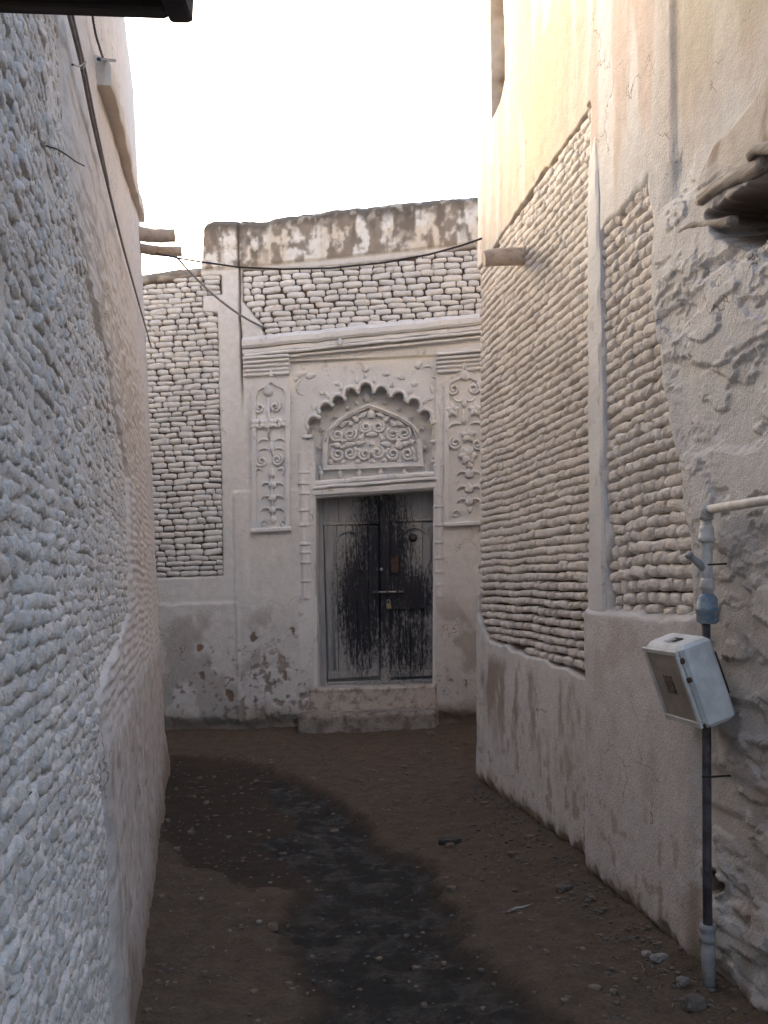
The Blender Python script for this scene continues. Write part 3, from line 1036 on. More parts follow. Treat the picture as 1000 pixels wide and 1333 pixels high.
def right_c(s, z, H):
    n1 = fbm(s * 2.0, z * 1.2, 4, 91); st = fbm(s * 8, z * .9, 5, 92); n2 = fbm(s * 5, z * 5, 4, 93)
    base = np.array([.69, .665, .64]) * (.93 + .14 * n1)[..., None]
    jog = sstep(sJ - .02, sJ + .02, s)
    zl = zLine1
    up = sstep(zl - .15, zl + .05, z) * (1 - jog)
    cream = lerpc((.67, .60, .51), (.62, .51, .42), sstep(.40, .68, st))
    yel = gauss(s, z, FR.hit(695, 40), .55, 1.1)  # yellow patch: ochre paint plus warm sunlight put into the colour
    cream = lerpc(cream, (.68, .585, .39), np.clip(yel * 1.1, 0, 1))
    cream = lerpc(cream, (.74, .70, .65), sstep(.58, .7, fbm(s * 7, z * 1.2, 4, 94)) * .7)
    cream = lerpc(cream, (.76, .71, .66), sstep(.22, .05, s))
    col = lerpc(base, cream, up)
    zt = FR.hit(800, 260)[1]
    upj = sstep(zt - .25, zt + .35, z + .5 * (st - .5)) * jog
    pk = lerpc((.72, .69, .66), (.64, .53, .46), sstep(.46, .64, fbm(s * 6, z * .8, 4, 95) + .10 * (z - zt - .4)))
    pk = lerpc(pk, (.56, .46, .38), sstep(sTop2 - .20, sTop2 - .02, s + .1 * n2) * .5)
    col = lerpc(col, pk, upj)
    bg_ = sstep(sTop2 - .03, sTop2 + .03, s) * sstep(zt - .1, zt + .3, z + .3 * (n2 - .5))
    col = lerpc(col, lerpc((.64, .59, .51), (.56, .49, .40), sstep(.42, .64, st)), bg_)
    dp = sdf(peel, s, z) + .05 * (fbm(s * 7, z * 7, 3, 86) - .5)
    pl = sstep(.03, -.03, dp)
    col = lerpc(col, lerpc((.60, .54, .46), (.36, .27, .21), sstep(.45, .58, fbm(s * 7, z * 3, 4, 96))), pl)
    # bare mud behind the brick courses
    d1 = sdf(pan1, s, z) + .05 * (fbm(s * 7, z * 7, 3, 74) - .5)
    d2 = sdf(pan2, s, z) + .10 * (fbm(s * 6, z * 6, 3, 75) - .5)
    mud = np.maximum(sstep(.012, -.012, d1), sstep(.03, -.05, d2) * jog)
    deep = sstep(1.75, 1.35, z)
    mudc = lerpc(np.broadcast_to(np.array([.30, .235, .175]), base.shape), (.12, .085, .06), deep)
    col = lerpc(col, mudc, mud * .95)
    # lower render: rain stains from the lowest courses
    zl1 = pan1[3][1]
    wsx = s + .25 * (fbm(s * 2, z * 2, 3, 197) - .5)
    dr = sstep(.47, .68, .65 * fbm(wsx * 6, z * 1.3, 5, 97) + .35 * fbm(s * 14, z * 9, 4, 198)) * sstep(zl1 + .02, zl1 - .08, z) * sstep(.15, .7, z + .2 * (n1 - .5)) * (1 - jog)
    col = lerpc(col, (.33, .27, .22), dr * .85)
    lowj = sstep(zLow, zLow - .06, z) * jog * sstep(sPipe + .05, sPipe - .05, s)
    col = lerpc(col, np.array([.66, .62, .60]), lowj)
    col = lerpc(col, (.45, .38, .34), lowj * sstep(.52, .68, n2) * .35)
    sp_ = sstep(.05, -.12, sdf(splat, s, z))
    col = lerpc(col, (.72, .695, .67), sp_ * (1 - bg_) * .8)
    grey = sstep(.50, .66, fbm(s * 3, z * 3, 4, 98)) * sp_ * sstep(1.9, 1.0, z)
    col = lerpc(col, (.48, .42, .37), grey * .6)
    edge = np.exp(-((s - sPipe) / .05) ** 2) * sstep(zLow, zLow - .3, z) * sstep(.4, .6, n2)
    col = lerpc(col, (.40, .31, .23), np.clip(edge, 0, 1) * .8)
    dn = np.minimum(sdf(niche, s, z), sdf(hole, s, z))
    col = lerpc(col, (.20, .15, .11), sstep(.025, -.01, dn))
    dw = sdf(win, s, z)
    col = lerpc(col, (.13, .10, .08), sstep(.008, -.008, dw))  # window recess painted dark, its shade put into the colour
    crumb = sstep(.62, .72, fbm(s * 14, z * 14, 4, 99)) * (1 - mud) * sstep(.9, .2, z)
    col = lerpc(col, (.36, .29, .23), crumb * .7)
    foot = sstep(.20, .02, z + .14 * (fbm(s * 14, z * 9, 4, 87) - .5))
    col = lerpc(col, (.26, .20, .15), foot * .85)
    return col


SR = [0.0]
SRmax = FR.hit(1000, 1333)[0] + .62
for i in range(2000):
    Y = 7.43 - SR[-1] / 1.012
    SR.append(SR[-1] + max(.005, .0019 * Y))
    if SR[-1] > SRmax: break
SRend = SR[-1]
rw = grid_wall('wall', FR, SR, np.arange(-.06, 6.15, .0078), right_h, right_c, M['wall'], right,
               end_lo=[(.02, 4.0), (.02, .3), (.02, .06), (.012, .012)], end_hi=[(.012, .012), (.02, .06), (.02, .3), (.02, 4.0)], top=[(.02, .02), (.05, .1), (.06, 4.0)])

r = np.random.default_rng(71)


def ins1(s, z):
    return (sdf(pan1, s, z) < -.008) & (s > .025)


def ins2(s, z):
    return sdf(pan2, s, z) + .16 * (fbm(s * 6, z * 6, 3, 75) - .5) < .02


def warpR(s, z):
    return .05 * (fbm(s * 1.2, z * .8, 3, 88) - .5)


it1 = lay_rows(ins1, .0, sJ + .1, pan1[4][1] - .15, pan1[2][1] + .1, .051, (.09, .19), .005, warpR, r, .12)
it2 = lay_rows(ins2, sJ + .02, sJ + 1.6, zLow - .02, pan2[1][1] + .1, .053, (.08, .16), .004, warpR, r, .16)
it1 = [(s, z, L * (1.20 - .26 * float(sstep(1.7, 1.3, z))), h * r.uniform(.92, 1.10) * (1 - .18 * float(sstep(1.75, 1.3, z))), t) for s, z, L, h, t in it1]
it2 = [(s, z, L * (1.1 - .3 * float(sstep(zLow + .16, zLow + .10, z))), h * r.uniform(.95, 1.3), t + r.normal(0, .08)) for s, z, L, h, t in it2]
wf = lambda s, z: (.042 - .006 * min(z, 5)) if s > sJ else 0.0
build_bricks(FR, it1 + it2, lambda sd_, L, h: brick_shape(sd_, 14, 6, L, h, .024, .0030, 0, 5.0, (.008, .019, .70)), M['brick_right'], rw, 300, -.046, r, (4, 2, 5), wf)

MB().box((SRend - .5, 1.9, -.05), (11.0, 6.0, 5.2), .06).jitter(.02, 2, 7).build('added_rear_wing', M['ochre_plaster'], right, False)  # unseen wing, placed to trim sky light and bounce warm light

# smooth pilaster strip between the two bared panels
strip = FR.poly([(770, 145), (783, 145), (800, 790), (776, 790)])
zb = strip[2][1] - .02; zt = strip[0][1]
mb = MB(); V = []; F = []
N = 60
for i in range(N + 1):
    t = i / N
    z = zb + (zt - zb) * t
    sL = np.interp(t, [0, 1], [strip[3][0], strip[0][0]]); sRr = np.interp(t, [0, 1], [strip[2][0], strip[1][0]])
    w0 = .038 - .006 * min(z, 5) - .016 * float(sstep(.80, 1.0, t))
    jx = .016 * (float(fbm(np.array([z * 6.0]), np.array([1.0]), 4, 5)[0]) - .5) * 2
    for s, w in [(sL + jx, w0 - .09), (sL + .006 + jx, w0 + .008), (sL + .02 + jx, w0 + .012), (sRr - .03 - jx, w0 + .012 + jx * .5), (sRr - .006 - jx, w0 + .007), (sRr - jx, w0 - .09)]:
        V.append(FR.loc(float(s), z, float(w)))
for i in range(N):
    for k in range(5):
        F.append((i * 6 + k, i * 6 + k + 1, i * 6 + 7 + k, i * 6 + 6 + k))
MB().add(V, F).build('pilaster_strip', M['carved'], right, False)

# window boards in the recess at the top
ws = [p[0] for p in win]; wz = [p[1] for p in win]
wb = MB()
s0, s1 = min(ws), max(ws)
zb = FR.hit(648, 128)[1]
wn_ = MB().box(FR.loc(s0 - .02, zb - .25, -.19)[:1] + (FR.k * zb + .215, zb - .25), (s1 + .02, FR.k * zb + .25, 6.0)).build('window', M['old_wood'], right)
k = 5
for i in range(k):
    a0 = s0 + (s1 - s0) * i / k + .004; a1 = s0 + (s1 - s0) * (i + 1) / k - .004
    yy = FR.k * zb + .175 + random.uniform(-.008, .008)
    mb = MB().box((a0, yy, zb + random.uniform(-.03, .03)), (a1, yy + .024, 5.98), .004); mb.jitter(.003, 8, i)
    mb.build('window_board', M['old_wood'], wn_)

# log stub below the cream plaster
s, z = FR.hit(678, 335)
pts = []; R = []
for t in np.linspace(0, 1, 9):
    w = -.12 + .36 * t
    pts.append((s, FR.k * z - w, z + .012 * math.sin(t * 3) - .015 * t)); R.append(.060 * (1 - .10 * t) if t < .95 else .048)
mb = MB().tube(pts, R, 14); mb.jitter(.005, 16, 4)
mb.build('log_stub', M['log_plastered'], right, True)

# logs laid over the broken niche
def wall_log(p0, p1, r0, r1, w0, w1, name='lintel_log', mat='log'):
    a = FR.hit(*p0); c = FR.hit(*p1)
    pts = []; R = []
    for t in np.linspace(0, 1, 12):
        s = a[0] + (c[0] - a[0]) * t; z = a[1] + (c[1] - a[1]) * t + .01 * math.sin(t * 5)
        pts.append(FR.loc(s, z, w0 + (w1 - w0) * t)); R.append((r0 + (r1 - r0) * t) * (.55 if t == 0 else 1) * random.uniform(.94, 1.06))
    mb = MB().tube(pts, R, 12); mb.jitter(.006, 14, 9)
    return mb.build(name, M[mat], right, True)


wall_log((917, 264), (1010, 206), .027, .033, .028, .02)
wall_log((890, 302), (958, 284), .014, .020, .022, .005)
wall_log((992, 206), (1030, 184), .020, .022, .050, .045)
# ================================================================== BACK HOUSE WITH THE CARVED PORTAL
FB = Frame((-.40, 10.65), (1, -.07), 0.0)
back = empty('portal_house', FB.O, FB.rz)
tag(back, 'whitewashed house closing the alley, with carved portal, worn double door and stained parapet', 'house')
P = FB.hit
tl = sorted(FB.poly([(150, 356), (195, 352), (230, 347), (261, 344)]) + [(FB.hit(266, 289)[0], FB.hit(266, 289)[1])] +
            FB.poly([(275, 285), (300, 284), (330, 286), (345, 287), (358, 281), (420, 273), (520, 262), (620, 253), (720, 243)]))
tu = np.array([p[0] for p in tl]); tz = np.array([p[1] for p in tl])
BZ = max(tz) + .06
uPar = P(264, 320)[0]


def back_top(s):
    return np.interp(s, tu, tz) + 0.022 * (fbm(s * 5, s * 0 + 2.0, 4, 101) - .5) + .008 * (vnoise(s * 22, s * 0, 102) - .5)


panA = FB.poly([(150, 372), (195, 368), (262, 360), (288, 358), (288, 382), (264, 385), (264, 405), (283, 408), (291, 750), (204, 752), (150, 752)])
panB = FB.poly([(315, 350), (400, 349), (500, 340), (640, 316), (640, 424), (345, 444), (343, 424), (316, 392)])
paraB = FB.poly([(315, 350), (400, 349), (500, 340), (640, 316)])
cut_poly = FB.poly([(378, 470), (567, 460), (567, 893), (409, 893), (409, 574), (378, 574)])
uCr = P(313, 420)[0]; zCr0 = P(313, 482)[1]
uBl = P(305, 700)[0]; zBl = P(305, 640)[1]
zSk = P(250, 785)[1]
worn = FB.poly([(320, 880), (335, 855), (360, 850), (385, 870), (405, 905), (415, 950), (300, 955), (290, 930)])
chips = [P(383, 820), P(263, 877), P(345, 858), P(300, 905), P(260, 845), P(330, 830), P(372, 880)]


def back_h(s, z):
    h = .030 * (fbm(s * .9, z * .9, 3, 103) - .5) + .008 * (fbm(s * 8, z * 8, 4, 104) - .5)
    portal = sstep(.0, .06, s - P(316, 600)[0]) * sstep(P(450, 440)[1] + .1, P(450, 445)[1], z) * sstep(zSk - .1, zSk + .3, z)
    h = h * (1 - .85 * portal) - .008 * portal
    dA = sdf(panA, s, z) + .03 * (fbm(s * 9, z * 9, 3, 105) - .5); dB = sdf(panB, s, z) + .02 * (fbm(s * 9, z * 9, 3, 106) - .5)
    h = h - .048 * sstep(.012, -.012, np.minimum(dA, dB))
    par = sstep(uPar - .01, uPar + .02, s) * sstep(.0, .03, z - np.interp(s, [paraB[0][0], paraB[3][0]], [paraB[0][1], paraB[3][1]]) + .03 * (fbm(s * 6, z * 6, 3, 107) - .5))
    h = h + .03 * par
    h = h + .014 * sstep(zSk + .02, zSk - .02, z + .06 * (fbm(s * 7, z * 7, 4, 108) - .5)) * sstep(uBl + .05, uBl, s)
    h = h + .012 * sstep(uBl - .012, uBl + .012, s + .02 * (vnoise(z * 5, z * 0, 3) - .5)) * sstep(zBl + .012, zBl - .012, z)
    cr = np.exp(-((s - uCr - .03 * (fbm(z * 3, z * 0, 3, 109) - .5)) / .011) ** 2) * sstep(zCr0 - .6, zCr0 + .1, z)
    h = h - .05 * cr
    hole_ = P(347, 427)
    h = h - .09 * sstep(.055, .035, np.hypot(s - hole_[0], (z - hole_[1]) * 1.0))
    dw = sdf(worn, s, z) + .22 * (fbm(s * 6, z * 6, 4, 110) - .5)
    wp = sstep(.06, -.03, dw) * sstep(.57, .62, fbm(s * 15, z * 15, 5, 111))
    h = h - .010 * wp
    for q in chips:
        rr_ = .02 + .03 * ((q[0] * 7.3) % 1)
        h = h - .012 * sstep(rr_, rr_ * .6, np.hypot(s - q[0], (z - q[1]) * .8) + .10 * (fbm(s * 16, z * 16, 4, 112) - .5))
    foot = sstep(.16, .02, z + .14 * (fbm(s * 6, z * 4, 4, 113) - .5))
    h = h - .07 * foot
    top = sstep(.30, .0, back_top(s) - z)
    h = h - .10 * sstep(.10, .0, back_top(s) - z) ** 2 + top * .02 * (fbm(s * 10, z * 10, 3, 114) - .5)
    return h


def back_c(s, z, H):
    n1 = fbm(s * 2.2, z * 2.2, 4, 121); n2 = fbm(s * 9, z * 9, 5, 122)
    col = np.array([.71, .69, .665]) * (.92 + .16 * n1)[..., None]
    zp = np.interp(s, [paraB[0][0], paraB[3][0]], [paraB[0][1], paraB[3][1]])
    par = sstep(uPar - .01, uPar + .02, s) * sstep(-.01, .03, z - zp)
    cream = lerpc((.70, .63, .53), (.78, .76, .72), sstep(.42, .60, fbm(s * 3, z * 4, 4, 123)))
    bt = back_top(s)
    dpt = bt - z
    st = fbm(s * 7 + .3 * fbm(s * 3, z * 3, 3, 129), z * 1.3, 5, 124)
    spots = fbm(s * 16, z * 13, 5, 127)
    stain = sstep(.45, .57, st * .6 + spots * .4 + .20 * np.exp(-dpt / .16) - .02)
    cream = lerpc(cream, (.27, .225, .18), stain * .95)
    drip = sstep(.50, .60, .7 * fbm(s * 9, z * .9, 4, 126) + .3 * spots) * sstep(.62, .12, dpt + .25 * (fbm(s * 5, z * 0, 2, 128) - .5))
    cream = lerpc(cream, (.16, .135, .11), drip * .9)
    cap = sstep(.22, .06, dpt + .22 * (n2 - .5))
    cream = lerpc(cream, lerpc((.13, .11, .09), (.42, .37, .31), sstep(.54, .70, spots)), cap * .95)
    col = lerpc(col, cream, par)
    coping = sstep(.22, .16, dpt + .05 * (n2 - .5)) * sstep(uPar, uPar - .03, s)
    col = lerpc(col, lerpc((.36, .32, .27), (.20, .17, .14), sstep(.45, .6, n2)), coping)
    dA = sdf(panA, s, z) + .03 * (fbm(s * 9, z * 9, 3, 105) - .5); dB = sdf(panB, s, z) + .02 * (fbm(s * 9, z * 9, 3, 106) - .5)
    col = lerpc(col, (.13, .095, .07), sstep(.010, -.012, np.minimum(dA, dB)))
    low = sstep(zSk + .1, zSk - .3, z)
    col = lerpc(col, (.60, .575, .56), low * .6)  # lower wall darker: grime plus light falloff put into the colour
    dw = sdf(worn, s, z) + .22 * (fbm(s * 6, z * 6, 4, 110) - .5)
    wp = sstep(.06, -.03, dw) * sstep(.57, .62, fbm(s * 15, z * 15, 5, 111))
    col = lerpc(col, (.30, .23, .18), wp * .8)
    grim = sstep(.54, .66, fbm(s * 4, z * 3, 5, 125)) * low
    col = lerpc(col, (.40, .365, .335), grim * .75)
    spk = sstep(.66, .72, fbm(s * 22, z * 22, 3, 130)) * sstep(1.3, .5, z) * sstep(.42, .6, fbm(s * 2.5, z * 2.5, 3, 131))
    col = lerpc(col, (.25, .19, .15), spk * .85)
    for q in chips:
        rr_ = .02 + .03 * ((q[0] * 7.3) % 1)
        col = lerpc(col, (.26, .18, .13), sstep(rr_, rr_ * .6, np.hypot(s - q[0], (z - q[1]) * .8) + .10 * (fbm(s * 16, z * 16, 4, 112) - .5)))
    cr = np.exp(-((s - uCr - .03 * (fbm(z * 3, z * 0, 3, 109) - .5)) / .011) ** 2) * sstep(zCr0 - .6, zCr0 + .1, z)
    col = lerpc(col, (.18, .14, .11), np.clip(cr * 1.3, 0, 1))
    hole_ = P(347, 427)
    col = lerpc(col, (.25, .19, .15), sstep(.06, .045, np.hypot(s - hole_[0], z - hole_[1])))
    foot = sstep(.30, .05, z + .24 * (fbm(s * 5, z * 4, 4, 113) - .5))
    col = lerpc(col, (.30, .24, .19), foot * .85)
    return col


u_l = P(190, 600)[0] - .1; u_r = P(640, 600)[0] + .35
SB = np.concatenate([np.linspace(-5.5, u_l - .1, 30), np.arange(u_l, u_r, .0125), np.linspace(u_r + .1, 5.5, 30)])
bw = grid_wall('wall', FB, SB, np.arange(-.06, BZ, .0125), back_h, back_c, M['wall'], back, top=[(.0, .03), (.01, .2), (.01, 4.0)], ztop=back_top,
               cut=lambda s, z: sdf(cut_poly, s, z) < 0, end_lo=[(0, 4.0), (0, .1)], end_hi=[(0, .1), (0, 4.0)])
r = np.random.default_rng(81)


def insPA(s, z):
    return (sdf(panA, s, z) + .02 * (fbm(s * 9, z * 9, 3, 105) - .5) < -.002) & (s > u_l - .2)


def insPB(s, z):
    return (sdf(panB, s, z) < -.002) & (s < u_r)


def warpB(s, z):
    return .03 * (fbm(s * 1.1, z * .9, 3, 89) - .5) + .012 * s


zz = [p[1] for p in panA]
iA = lay_rows(insPA, u_l - .2, P(292, 600)[0], min(zz) - .03, max(zz) + .05, .060, (.09, .21), .008, warpB, r, .15)
zz = [p[1] for p in panB]
iB = lay_rows(insPB, P(312, 400)[0], u_r, min(zz) - .03, max(zz) + .05, .064, (.10, .23), .008, warpB, r, .15)
build_bricks(FB, iA + iB, lambda sd_, L, h: brick_shape(sd_, 8, 5, L, h, .027, .0055, .0015, 7.0), M['brick_back'], bw, 300, -.036, r, (5, 3, 4))


# ---- helpers in the facade's own plane: u along, z up, w outwards (local y = -w)
def prism(poly, w0, w1):
    return MB().prism(poly, -w0, -w1)


def band(p0, p1, h, w, wback=-.05, n=40, amp=.004, seed=0, chamfer=.012):
    """a moulding run from p0 to p1 (lower edge), height h, projecting w"""
    mb = MB(); V = []; F = []
    for i in range(n + 1):
        t = i / n
        u = p0[0] + (p1[0] - p0[0]) * t; z = p0[1] + (p1[1] - p0[1]) * t
        j = amp * 2 * (vnoise(u * 8, z * 0 + seed, seed) - .5); j2 = amp * 2 * (vnoise(u * 11, seed * 1.7, seed + 3) - .5)
        prof = [(wback, 0), (w - chamfer * .4, 0), (w, chamfer * .5), (w, h - chamfer), (w - chamfer, h), (wback, h)]
        for ww_, dz in prof:
            V.append((u, -(ww_ + (j2 if ww_ > wback else 0)), z + dz + j))
    for i in range(n):
        for k in range(6):
            F.append((i * 6 + k, i * 6 + (k + 1) % 6, i * 6 + 6 + (k + 1) % 6, i * 6 + 6 + k))
    F.append((5, 4, 3, 2, 1, 0)); F.append(tuple(n * 6 + k for k in range(6)))
    return mb.add(V, F)


def scroll(c, R, turns, hand, w, rt, parent, name='scroll', start=math.pi / 2):
    pts = []; N = int(16 * turns)
    for i in range(N + 1):
        t = i / N
        a = start + hand * 2 * math.pi * turns * t
        rr_ = R * (1 - .78 * t)
        pts.append((c[0] + rr_ * math.cos(a), -w, c[1] + rr_ * math.sin(a)))
    rad_ = [rt * (1 - .25 * i / N) for i in range(N + 1)]
    mb = MB().tube(pts, rad_, 6)
    mb.jitter(.004, 25, 1)
    return mb.build(name, M['carved'], parent, True)


def leaf_poly(c, L, Wd, ang, n=12, pinch=.0):
    out = []
    for i in range(n):
        a = 2 * math.pi * i / n
        x = math.cos(a) * L / 2; y_ = math.sin(a) * Wd / 2 * (1 - .45 * math.cos(a)) * (1 - pinch * math.cos(2 * a))
        out.append((c[0] + x * math.cos(ang) - y_ * math.sin(ang), c[1] + x * math.sin(ang) + y_ * math.cos(ang)))
    return out


def leaf(c, L, Wd, ang, w0, w1, parent, name='leaf', mat='carved'):
    return MB().relief(leaf_poly(c, L, Wd, ang), -w0, -w1).jitter(.002, 30, 2).build(name, M[mat], parent, True)


def trefoil(c, R, ang, w0, w1, parent, lobes=3, name='leaf_cluster'):
    mb = MB()
    for k in range(lobes):
        a = ang + (k - (lobes - 1) / 2) * (1.05 if lobes == 3 else 2 * math.pi / lobes)
        cc = (c[0] + math.cos(a) * R * .5, c[1] + math.sin(a) * R * .5)
        mb.relief(leaf_poly(cc, R * 1.1, R * .85, a), -w0, -w1 - .002 * k)
    return mb.jitter(.002, 30, 3).build(name, M['carved'], parent, True)


def arc_tube(c, R, a0, a1, w, rt, parent, name='crescent', n=10):
    pts = [(c[0] + R * math.cos(a0 + (a1 - a0) * i / n), -w, c[1] + R * math.sin(a0 + (a1 - a0) * i / n)) for i in range(n + 1)]
    rad_ = [rt * (.35 + .65 * math.sin(math.pi * i / n)) for i in range(n + 1)]
    return MB().tube(pts, rad_, 6).build(name, M['carved'], parent, True)


px_m = 1.0 / (FPX / 10.65)                 # metres per photo pixel on this wall

# unseen blocks added at both ends to keep sky light out of the lane
MB().box((-7.0, -3.2, -.05), (-3.3, .1, 5.2), .05).jitter(.02, 2, 7).build('added_side_wing', M['ochre_plaster'], back, False)
MB().box((2.9, -3.4, -.05), (6.5, .1, 5.6), .05).jitter(.02, 2, 8).build('added_side_wing', M['ochre_plaster'], back, False)

# ---- cornice over the portal
cor = band(P(317, 462), P(629, 430), .05, .050, -.06, 60, .004, 1).build('cornice', M['carved'], back)
band(P(317, 455.5), P(629, 424), .125, .085, -.06, 60, .007, 2, .05).build('moulding', M['carved'], cor)
band(P(320, 466), P(629, 435), .030, .072, -.06, 60, .004, 3).build('moulding', M['carved'], cor)
band(P(322, 471), P(629, 441), .026, .045, -.06, 60, .004, 4).build('moulding', M['carved'], cor)
leaf((P(444, 447)[0], P(444, 447)[1]), .08, .06, math.pi / 2, .08, .098, cor, 'bud')
for (xa, xb, ya, yb, lab) in ((319, 376, 491, 487, 'left'), (570, 630, 486, 481, 'right')):
    cap = prism([P(xa, ya), P(xb, yb), P(xb, yb - 34), P(xa, ya - 28)], .022, -.06).build('capital', M['carved'], back)
    for k in range(5):
        dy = 5.4 * k
        band(P(xa - 1 + k * .0, ya - dy), P(xb + 1, yb - dy), .028, .030 + .011 * k, -.03, 14, .003, 10 + k, .012).build('moulding', M['carved'], cap)

# ---- recessed field with the scalloped arch
sc_px = [(407, 549), (423, 531), (439, 521), (456, 511), (475.5, 504), (496, 509), (518.5, 516), (539, 525), (553.5, 540)]
sc = [P(a, b_) for a, b_ in sc_px]
Rs = 7.6 * px_m
cen = P(482, 610)
arch = []
z_sp = P(400, 602)[1]
uL = P(399, 580)[0]; uR = P(563, 575)[0]
path = [(uR, z_sp), (uR, P(563, 552)[1])]
rims = []
for i in reversed(range(9)):
    c_ = sc[i]
    nx_, nz_ = c_[0] - cen[0], (c_[1] - cen[1]) * 1.35
    an = math.atan2(nz_, nx_)
    lobe = []
    for t in np.linspace(-1.75, 1.75, 13):
        a = an + t
        lobe.append((c_[0] + Rs * math.cos(a), c_[1] + Rs * math.sin(a)))
    path += lobe
    rims.append(lobe)
path += [(uL, P(399, 562)[1]), (uL, z_sp)]
outer = [P(374, 602), P(374, 464), P(571, 456), P(571, 596)]
outer = [(outer[0][0], z_sp), outer[1], outer[2], (outer[3][0], z_sp)]
field = prism(outer + path, -.050, -.237).build('portal_field', M['carved'], back)
for lobe in rims:
    cx = sum(p[0] for p in lobe) / len(lobe); cz = sum(p[1] for p in lobe) / len(lobe)
    pts = [(cx + (p[0] - cx) * 1.33, .048, cz + (p[1] - cz) * 1.33) for p in lobe]
    MB().tube(pts, .021, 7).jitter(.002, 20, 1).build('scallop_rim', M['carved'], field, True)
for i in range(8):
    c_ = ((sc[i][0] + sc[i + 1][0]) / 2, (sc[i][1] + sc[i + 1][1]) / 2)
    an = math.atan2((c_[1] - cen[1]) * 1.35, c_[0] - cen[0])
    q = (c_[0] + .115 * math.cos(an), c_[1] + .115 * math.sin(an))
    leaf(q, .085, .045, an, -.052, -.034, field, 'leaf')
for k, (a, b_, an, L) in enumerate([(389, 486, 0.2, .19), (404, 488, .1, .12), (383, 492, 2.6, .07)]):
    leaf(P(a, b_), L, .065, an, -.052, -.030, field)
arc_tube(P(396, 503), .085, 1.9, 4.6, -.046, .016, field)
arc_tube(P(562, 500), .085, -1.2, 1.6, -.046, .016, field)
leaf(P(545, 474), .10, .06, .8, -.052, -.030, field)
arc_tube(P(556, 482), .055, .2, 2.6, -.046, .014, field)
leaf(P(562, 505), .11, .045, 1.9, -.052, -.030, field)
leaf(P(475, 478), .085, .075, math.pi / 2, -.052, -.022, field, 'bud')
leaf(P(475, 488), .06, .03, math.pi / 2, -.052, -.034, field)
for q in ((502, 487), (523, 492), (540, 500), (440, 500), (420, 512), (558, 520)):
    trefoil(P(*q), .045, math.pi / 2, -.052, -.036, field, 3)
for (xa, xb, ya, yb) in ((394, 407, 570, 569), (394, 405, 589, 588), (561, 570, 552, 551), (561, 569, 577, 576), (562, 569, 603, 602)):
    band(P(xa, ya), P(xb, yb), .035, -.01, -.12, 6, .003, 31, .01).build('bracket', M['carved'], field)

# inner arch behind the scallops
inner_pl = prism([P(393, 633, -.2), P(393, 490, -.2), P(572, 482, -.2), P(572, 627, -.2)], -.235, -.30)
inner_pl.build('arch_back', M['carved'], back)
ap = [(421, 612), (421, 575), (427, 558), (444, 543), (462, 533), (480, 525), (500, 532), (522, 541), (541, 553), (549, 570), (551, 607)]
W3 = -.19
tymo = [P(a, b_, W3) for a, b_ in ap]
cxy = (sum(p[0] for p in tymo) / len(tymo), sum(p[1] for p in tymo) / len(tymo))


def inset(poly, d):
    out = []
    n_ = len(poly)
    for i in range(n_):
        a = np.array(poly[i - 1]); b_ = np.array(poly[i]); c_ = np.array(poly[(i + 1) % n_])
        t1 = (b_ - a) / np.linalg.norm(b_ - a); t2 = (c_ - b_) / np.linalg.norm(c_ - b_)
        n1 = np.array([t1[1], -t1[0]]); n2 = np.array([t2[1], -t2[0]])
        m_ = n1 + n2; m_ = m_ / np.linalg.norm(m_)
        k_ = d / max(.4, float(m_ @ n1))
        out.append(tuple(b_ + m_ * k_))
    return out


tymi = inset(tymo, .048)
if abs(sdf(tymo, np.array([tymi[5][0]]), np.array([tymi[5][1]]))[0]) and sdf(tymo, np.array([tymi[5][0]]), np.array([tymi[5][1]]))[0] > 0:
    tymi = inset(tymo, -.048)
tymp = prism(tymo, -.222, -.25).build('tympanum', M['carved'], back)
nn = len(tymo)
V = [(p[0], .158, p[1]) for p in tymo] + [(p[0], .158, p[1]) for p in tymi] + [(p[0], .24, p[1]) for p in tymo] + [(p[0], .225, p[1]) for p in tymi]
F = []
for i in range(nn):
    j = (i + 1) % nn
    F += [(i, j, nn + j, nn + i), (2 * nn + i, 2 * nn + j, j, i), (nn + i, nn + j, 3 * nn + j, 3 * nn + i)]
MB().add(V, F).build('frame', M['carved'], tymp)
MB().tube([((a[0] + b_[0]) / 2, .153, (a[1] + b_[1]) / 2) for a, b_ in zip(tymo[1:-1], tymi[1:-1])], .012, 6).build('frame_bead', M['carved'], tymp, True)
# buds round the tympanum
for a, b_ in [(416, 582), (420, 558), (436, 542), (452, 531), (464, 524), (500, 523), (519, 532), (535, 543), (549, 557), (554, 583)]:
    leaf(P(a, b_, -.2), .05, .045, math.pi / 2, -.236, -.19, tymp, 'bud')
leaf(P(478, 517, -.2), .12, .085, math.pi / 2, -.236, -.175, tymp, 'bud')


def Z3(a, b_):                                # enlarged view of the tympanum: pixel -> photo -> wall
    return P(390 + a / 5.263, 470 + b_ / 5.263, W3)


